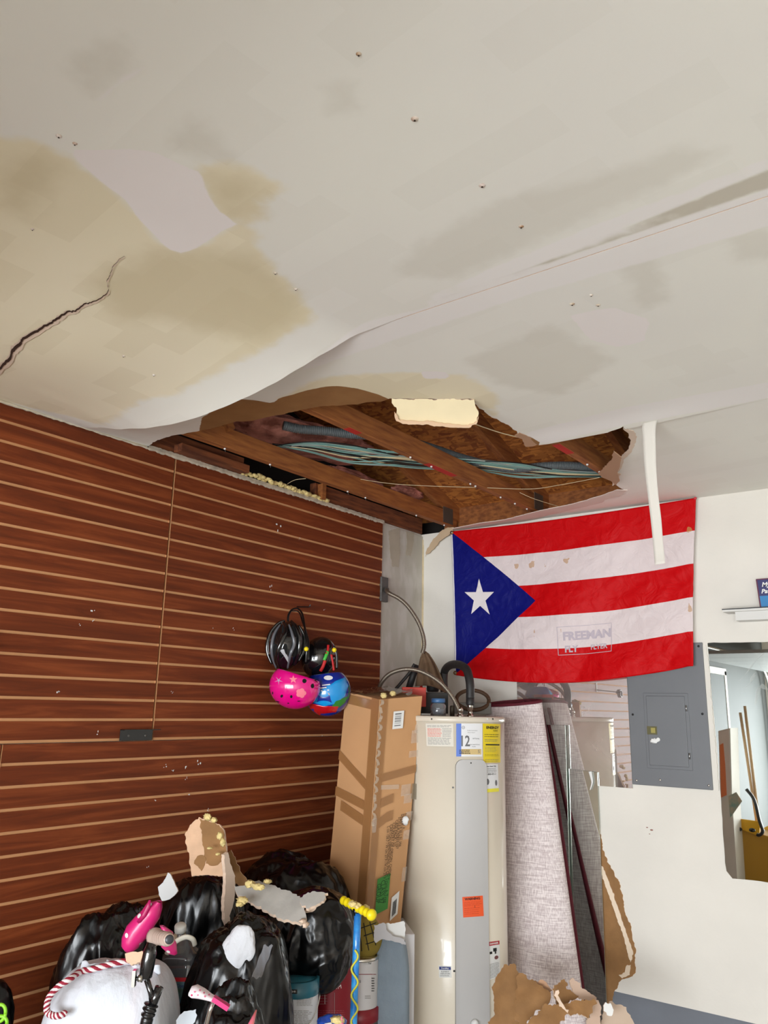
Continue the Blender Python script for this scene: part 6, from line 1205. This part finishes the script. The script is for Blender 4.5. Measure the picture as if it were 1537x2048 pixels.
mb = MB(); mb.ball(PD(-14, 2040, 2.75), (.06, .05, .11), M_bag, 4, R=RZ, fn=lambda d: 1+.06*noise.noise(d*4)); tb = mb.build('dark_bag'); tag(tb, 'dark rounded bag at the lower left corner of the photo', 'bag')
mb = MB(); mb.tube([PD(0, 2026, 2.6)+RGT*(.016*math.cos(a))+V((0, 0, .022*math.sin(a))) for a in [i*2*math.pi/24 for i in range(25)]], .005, mat('lime_plastic', (150, 220, 50), .4), 8); mb.tube([PD(0, 2046, 2.6)+RGT*(.02*math.cos(a))+V((0, 0, .018*math.sin(a))) for a in [i*2*math.pi/24 for i in range(25)]], .005, mat('lime_plastic', (150, 220, 50), .4), 8); tag(mb.build('lime_rings'), 'lime green plastic rings on the dark bag in the corner', 'toy')
tag(shard('white_plastic_bag', [(368, 2022), (392, 2018), (394, 2030), (385, 2048), (375, 2070), (350, 2070), (352, 2040)], PD(375, 2040, 2.62), -FWD+V((0, 0, .6)), .004, mat('pale_blue_film', (206, 214, 222), .3), amp=.008, seed=75), 'pale plastic scrap beside the water jug at the bottom edge', 'plastic scrap')

# ---- rubble of torn brown paper drywall at the foot of the rug
rub = [
 ([(985, 1975), (992, 1955), (1008, 1935), (1022, 1928), (1033, 1930), (1038, 1946), (1050, 1960), (1062, 1975), (1048, 2000), (1040, 2030), (1045, 2070), (975, 2070), (978, 2045), (992, 2030), (990, 2005)], 3.62, (.1, 0, .25), M_kraft, 'tall brown paper backed drywall sheet leaning against the heater foot', .03),
 ([(1034, 1940), (1060, 1958), (1085, 1970), (1102, 1985), (1100, 2004), (1080, 2020), (1062, 2036), (1048, 2060), (1030, 2040), (1032, 1990)], 3.56, (-.3, 0, .5), M_kraft, 'folded brown drywall paper in front of the rolled rug', .03),
 ([(1064, 1962), (1080, 1960), (1094, 1965), (1100, 1974), (1108, 1980), (1100, 1986), (1088, 1976), (1072, 1972)], 3.60, (0, 0, .4), mat('pinkish_torn_paper', (186, 146, 116), .9), 'small pinkish torn scrap in front of the rug', .006),
 ([(1104, 1978), (1118, 1965), (1130, 1958), (1136, 1966), (1134, 1978), (1146, 1984), (1160, 1992), (1150, 2000), (1130, 2010), (1122, 2020), (1112, 2000)], 3.55, (.2, 0, .3), M_kraft, 'curled brown drywall paper right of the folded one', .012),
 ([(1140, 1962), (1146, 1956), (1158, 1965), (1170, 1978), (1190, 1992), (1193, 2000), (1180, 2004), (1160, 1998), (1146, 1986)], 3.58, (.2, 0, .3), mat('pale_pink_paper', (206, 178, 158), .9), 'pale pink torn paper flap at the foot of the rug', .008),
 ([(1092, 2010), (1120, 2014), (1140, 2008), (1165, 1998), (1192, 2002), (1186, 2020), (1180, 2034), (1160, 2030), (1130, 2032), (1110, 2070), (1040, 2070), (1060, 2040), (1080, 2024)], 3.45, (0, 0, .7), M_kraft, 'broad brown drywall sheet lying low in the rubble', .02),
 ([(1112, 1982), (1118, 1980), (1120, 1996), (1128, 2010), (1138, 2020), (1136, 2026), (1124, 2014), (1114, 2000)], 3.42, (0, 0, .1), M_gyp, 'thin pale broken edge standing in the rubble', .002),
 ([(1186, 2008), (1198, 2000), (1204, 2030), (1196, 2060), (1180, 2070), (1172, 2050), (1182, 2030)], 3.5, (.3, 0, .4), mat('pale_pink_paper', (206, 178, 158), .9), 'pale pink drywall scrap left of the leaning mirror edge', .008),
 ([(1212, 2008), (1220, 2002), (1245, 2010), (1262, 2030), (1280, 2060), (1230, 2070), (1206, 2070), (1204, 2040)], 3.55, (.1, 0, .8), mat('pale_pink_paper2', (206, 184, 164), .9), 'pale drywall sheet on the floor at the bottom of the brown wall patch', .006),
 ([(1212, 2004), (1222, 2006), (1228, 2020), (1224, 2032), (1214, 2030), (1208, 2016)], 3.5, (0, 0, .3), M_paper, 'small white chunk on the pale drywall sheet', .008)]
for k, (pts, D_, nn_, m_, lb, am) in enumerate(rub):
    c_ = V((sum(p[0] for p in pts)/len(pts), sum(p[1] for p in pts)/len(pts)))
    tag(shard('drywall_rubble', pts, PD(c_.x, c_.y, D_), -FWD+RGT*nn_[0]+V((0, 0, nn_[2])), .008, m_, M_gyp, mat('pale_grey_face', (206, 206, 206), .8), amp=am, fs=7, seed=80+k, rag=.007, step=.015), lb, 'drywall piece', 'drywall rubble at the foot of the rug')

# ================================================================== WHAT THE MIRRORS SHOW: the left wall behind the camera
def RV(px, py, Y): q = P(px, py, Y=Y); return V((q.x, -q.y, q.z))          # seen in the wall mirror, standing Y metres before it
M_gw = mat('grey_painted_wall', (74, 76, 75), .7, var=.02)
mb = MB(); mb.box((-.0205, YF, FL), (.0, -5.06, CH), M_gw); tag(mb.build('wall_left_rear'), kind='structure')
edr = empty('door_2', (.0, -6.5, FL), None, None); edr['kind'] = 'structure'
mb = MB(); mb.box((0, -6.95, FL), (.02, -6.87, 1.9), M_white); mb.box((0, -5.95, FL), (.02, -5.87, 1.9), M_white); mb.box((0, -6.95, 1.85), (.02, -5.87, 1.93), M_white); mb.build('door_frame', edr)
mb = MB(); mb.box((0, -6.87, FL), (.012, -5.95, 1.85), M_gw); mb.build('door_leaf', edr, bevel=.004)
egd = empty('shading_garage_door', (2.6, -7, 1.98), 'raised sectional garage door added under the ceiling to shade it, seen edge-on in the right mirror', 'garage door')  # raised door added, lowered and extended to shade the near upper-left ceiling
for k in range(7):
    mb = MB(); y0 = -8.95+.64*k; mb.box((.2, y0, 1.955), (2.75, y0+.632, 1.99), mat('grey_door_panel', (150, 152, 152), .5, .2)); mb.build('door_section', egd, bevel=.004)
etk = empty('garage_door_track', (.1, -7, 2.05), 'metal overhead door track curving down beside the rear wall, seen in the right mirror', 'door track')
mb = MB(); mb.tube(spline([(.1, -5.4, 2.14), (.1, -8.2, 2.12), (.1, -8.7, 2.0), (.1, -8.95, 1.7), (.1, -9.0, .6), (.1, -9.0, FL+.01)], 8), .02, M_chrome, 10); mb.build('rail', etk)
edw = []
for k, (x0, y0, x1, y1) in enumerate(((1482, 1425, 1516, 1650), (1491, 1412, 1520, 1650))):
    mb = MB(); mb.tube([RV(x0, y0, 4.9+.02*k), RV(x1, y1, 4.95+.02*k)], .014, mat('pale_dowel', (214, 180, 138), .6), 14); tag(mb.build('wooden_pole'), ['left pale wooden pole seen in the right mirror', 'right pale wooden pole seen in the right mirror'][k], 'pole', 'wooden poles in the mirror')
eyb = empty('yellow_bin', RV(1510, 1790, 4.9), 'yellow plastic bin with a black handle seen in the right mirror', 'bin')
M_yb = mat('amber_plastic', (236, 176, 30), .4)
def rquad(mb, px, Y, m, th=.02):
    w3 = [RV(x, y, Y) for x, y in px]; n = len(w3); w4 = [p+V((0, -th, 0)) for p in w3]; mb.add(w3+w4, [tuple(range(n)), tuple(reversed(range(n, 2*n)))]+[(i, i+n, (i+1) % n+n, (i+1) % n) for i in range(n)], m)
mb = MB(); rquad(mb, [(1478, 1655), (1600, 1690), (1600, 1800), (1480, 1800)], 4.8, mat('amber_plastic_dark', (190, 140, 40), .5), .35); mb.build('body', eyb, bevel=.01)
mb = MB(); rquad(mb, [(1478, 1637), (1522, 1643), (1520, 1672), (1476, 1655)], 4.78, M_yb, .02); rquad(mb, [(1520, 1660), (1560, 1640), (1560, 1690), (1518, 1690)], 5.2, mat('pale_yellow_plastic', (240, 206, 90), .4), .02); mb.build('lid', eyb)
mb = MB(); mb.tube(spline([RV(1494, 1578, 4.7), RV(1510, 1600, 4.7), RV(1520, 1640, 4.7), RV(1527, 1662, 4.7), RV(1520, 1670, 4.7), RV(1515, 1668, 4.7)], 6), .016, M_black, 12); mb.build('handle', eyb)
for c_ in ((1480, 1658), (1506, 1660)):
    mb = MB(); mb.ball(RV(*c_, 4.72), (.03, .02, .02), M_black, 3); mb.build('clip', eyb)
esb = empty('white_shelf_unit', RV(1452, 1790, 4.5), 'tall narrow white cabinet with an orange poster seen in the right mirror', 'cabinet')
mb = MB(); rquad(mb, [(1438, 1462), (1462, 1456), (1466, 1600), (1478, 1790), (1450, 1800), (1444, 1600)], 4.5, M_white, .3); mb.build('side_panel', esb)
mb = MB(); rquad(mb, [(1439, 1464), (1460, 1458), (1463, 1586), (1442, 1598)], 4.49, mat('poster_paper', (232, 222, 214), .6), .004); mb.build('poster', esb)
mb = MB(); rquad(mb, [(1441, 1490), (1448, 1486), (1452, 1530), (1455, 1590), (1444, 1595)], 4.485, mat('poster_orange', (240, 140, 90), .6), .004); mb.build('poster_print', esb)
mb = MB(); rquad(mb, [(1458, 1592), (1474, 1584), (1486, 1602), (1462, 1636)], 4.47, mat('teal_magazine', (140, 180, 170), .6, col2=(216, 196, 170), vscale=12), .006); tag(mb.build('magazine'), 'small folded magazine on the white cabinet seen in the right mirror', 'magazine')
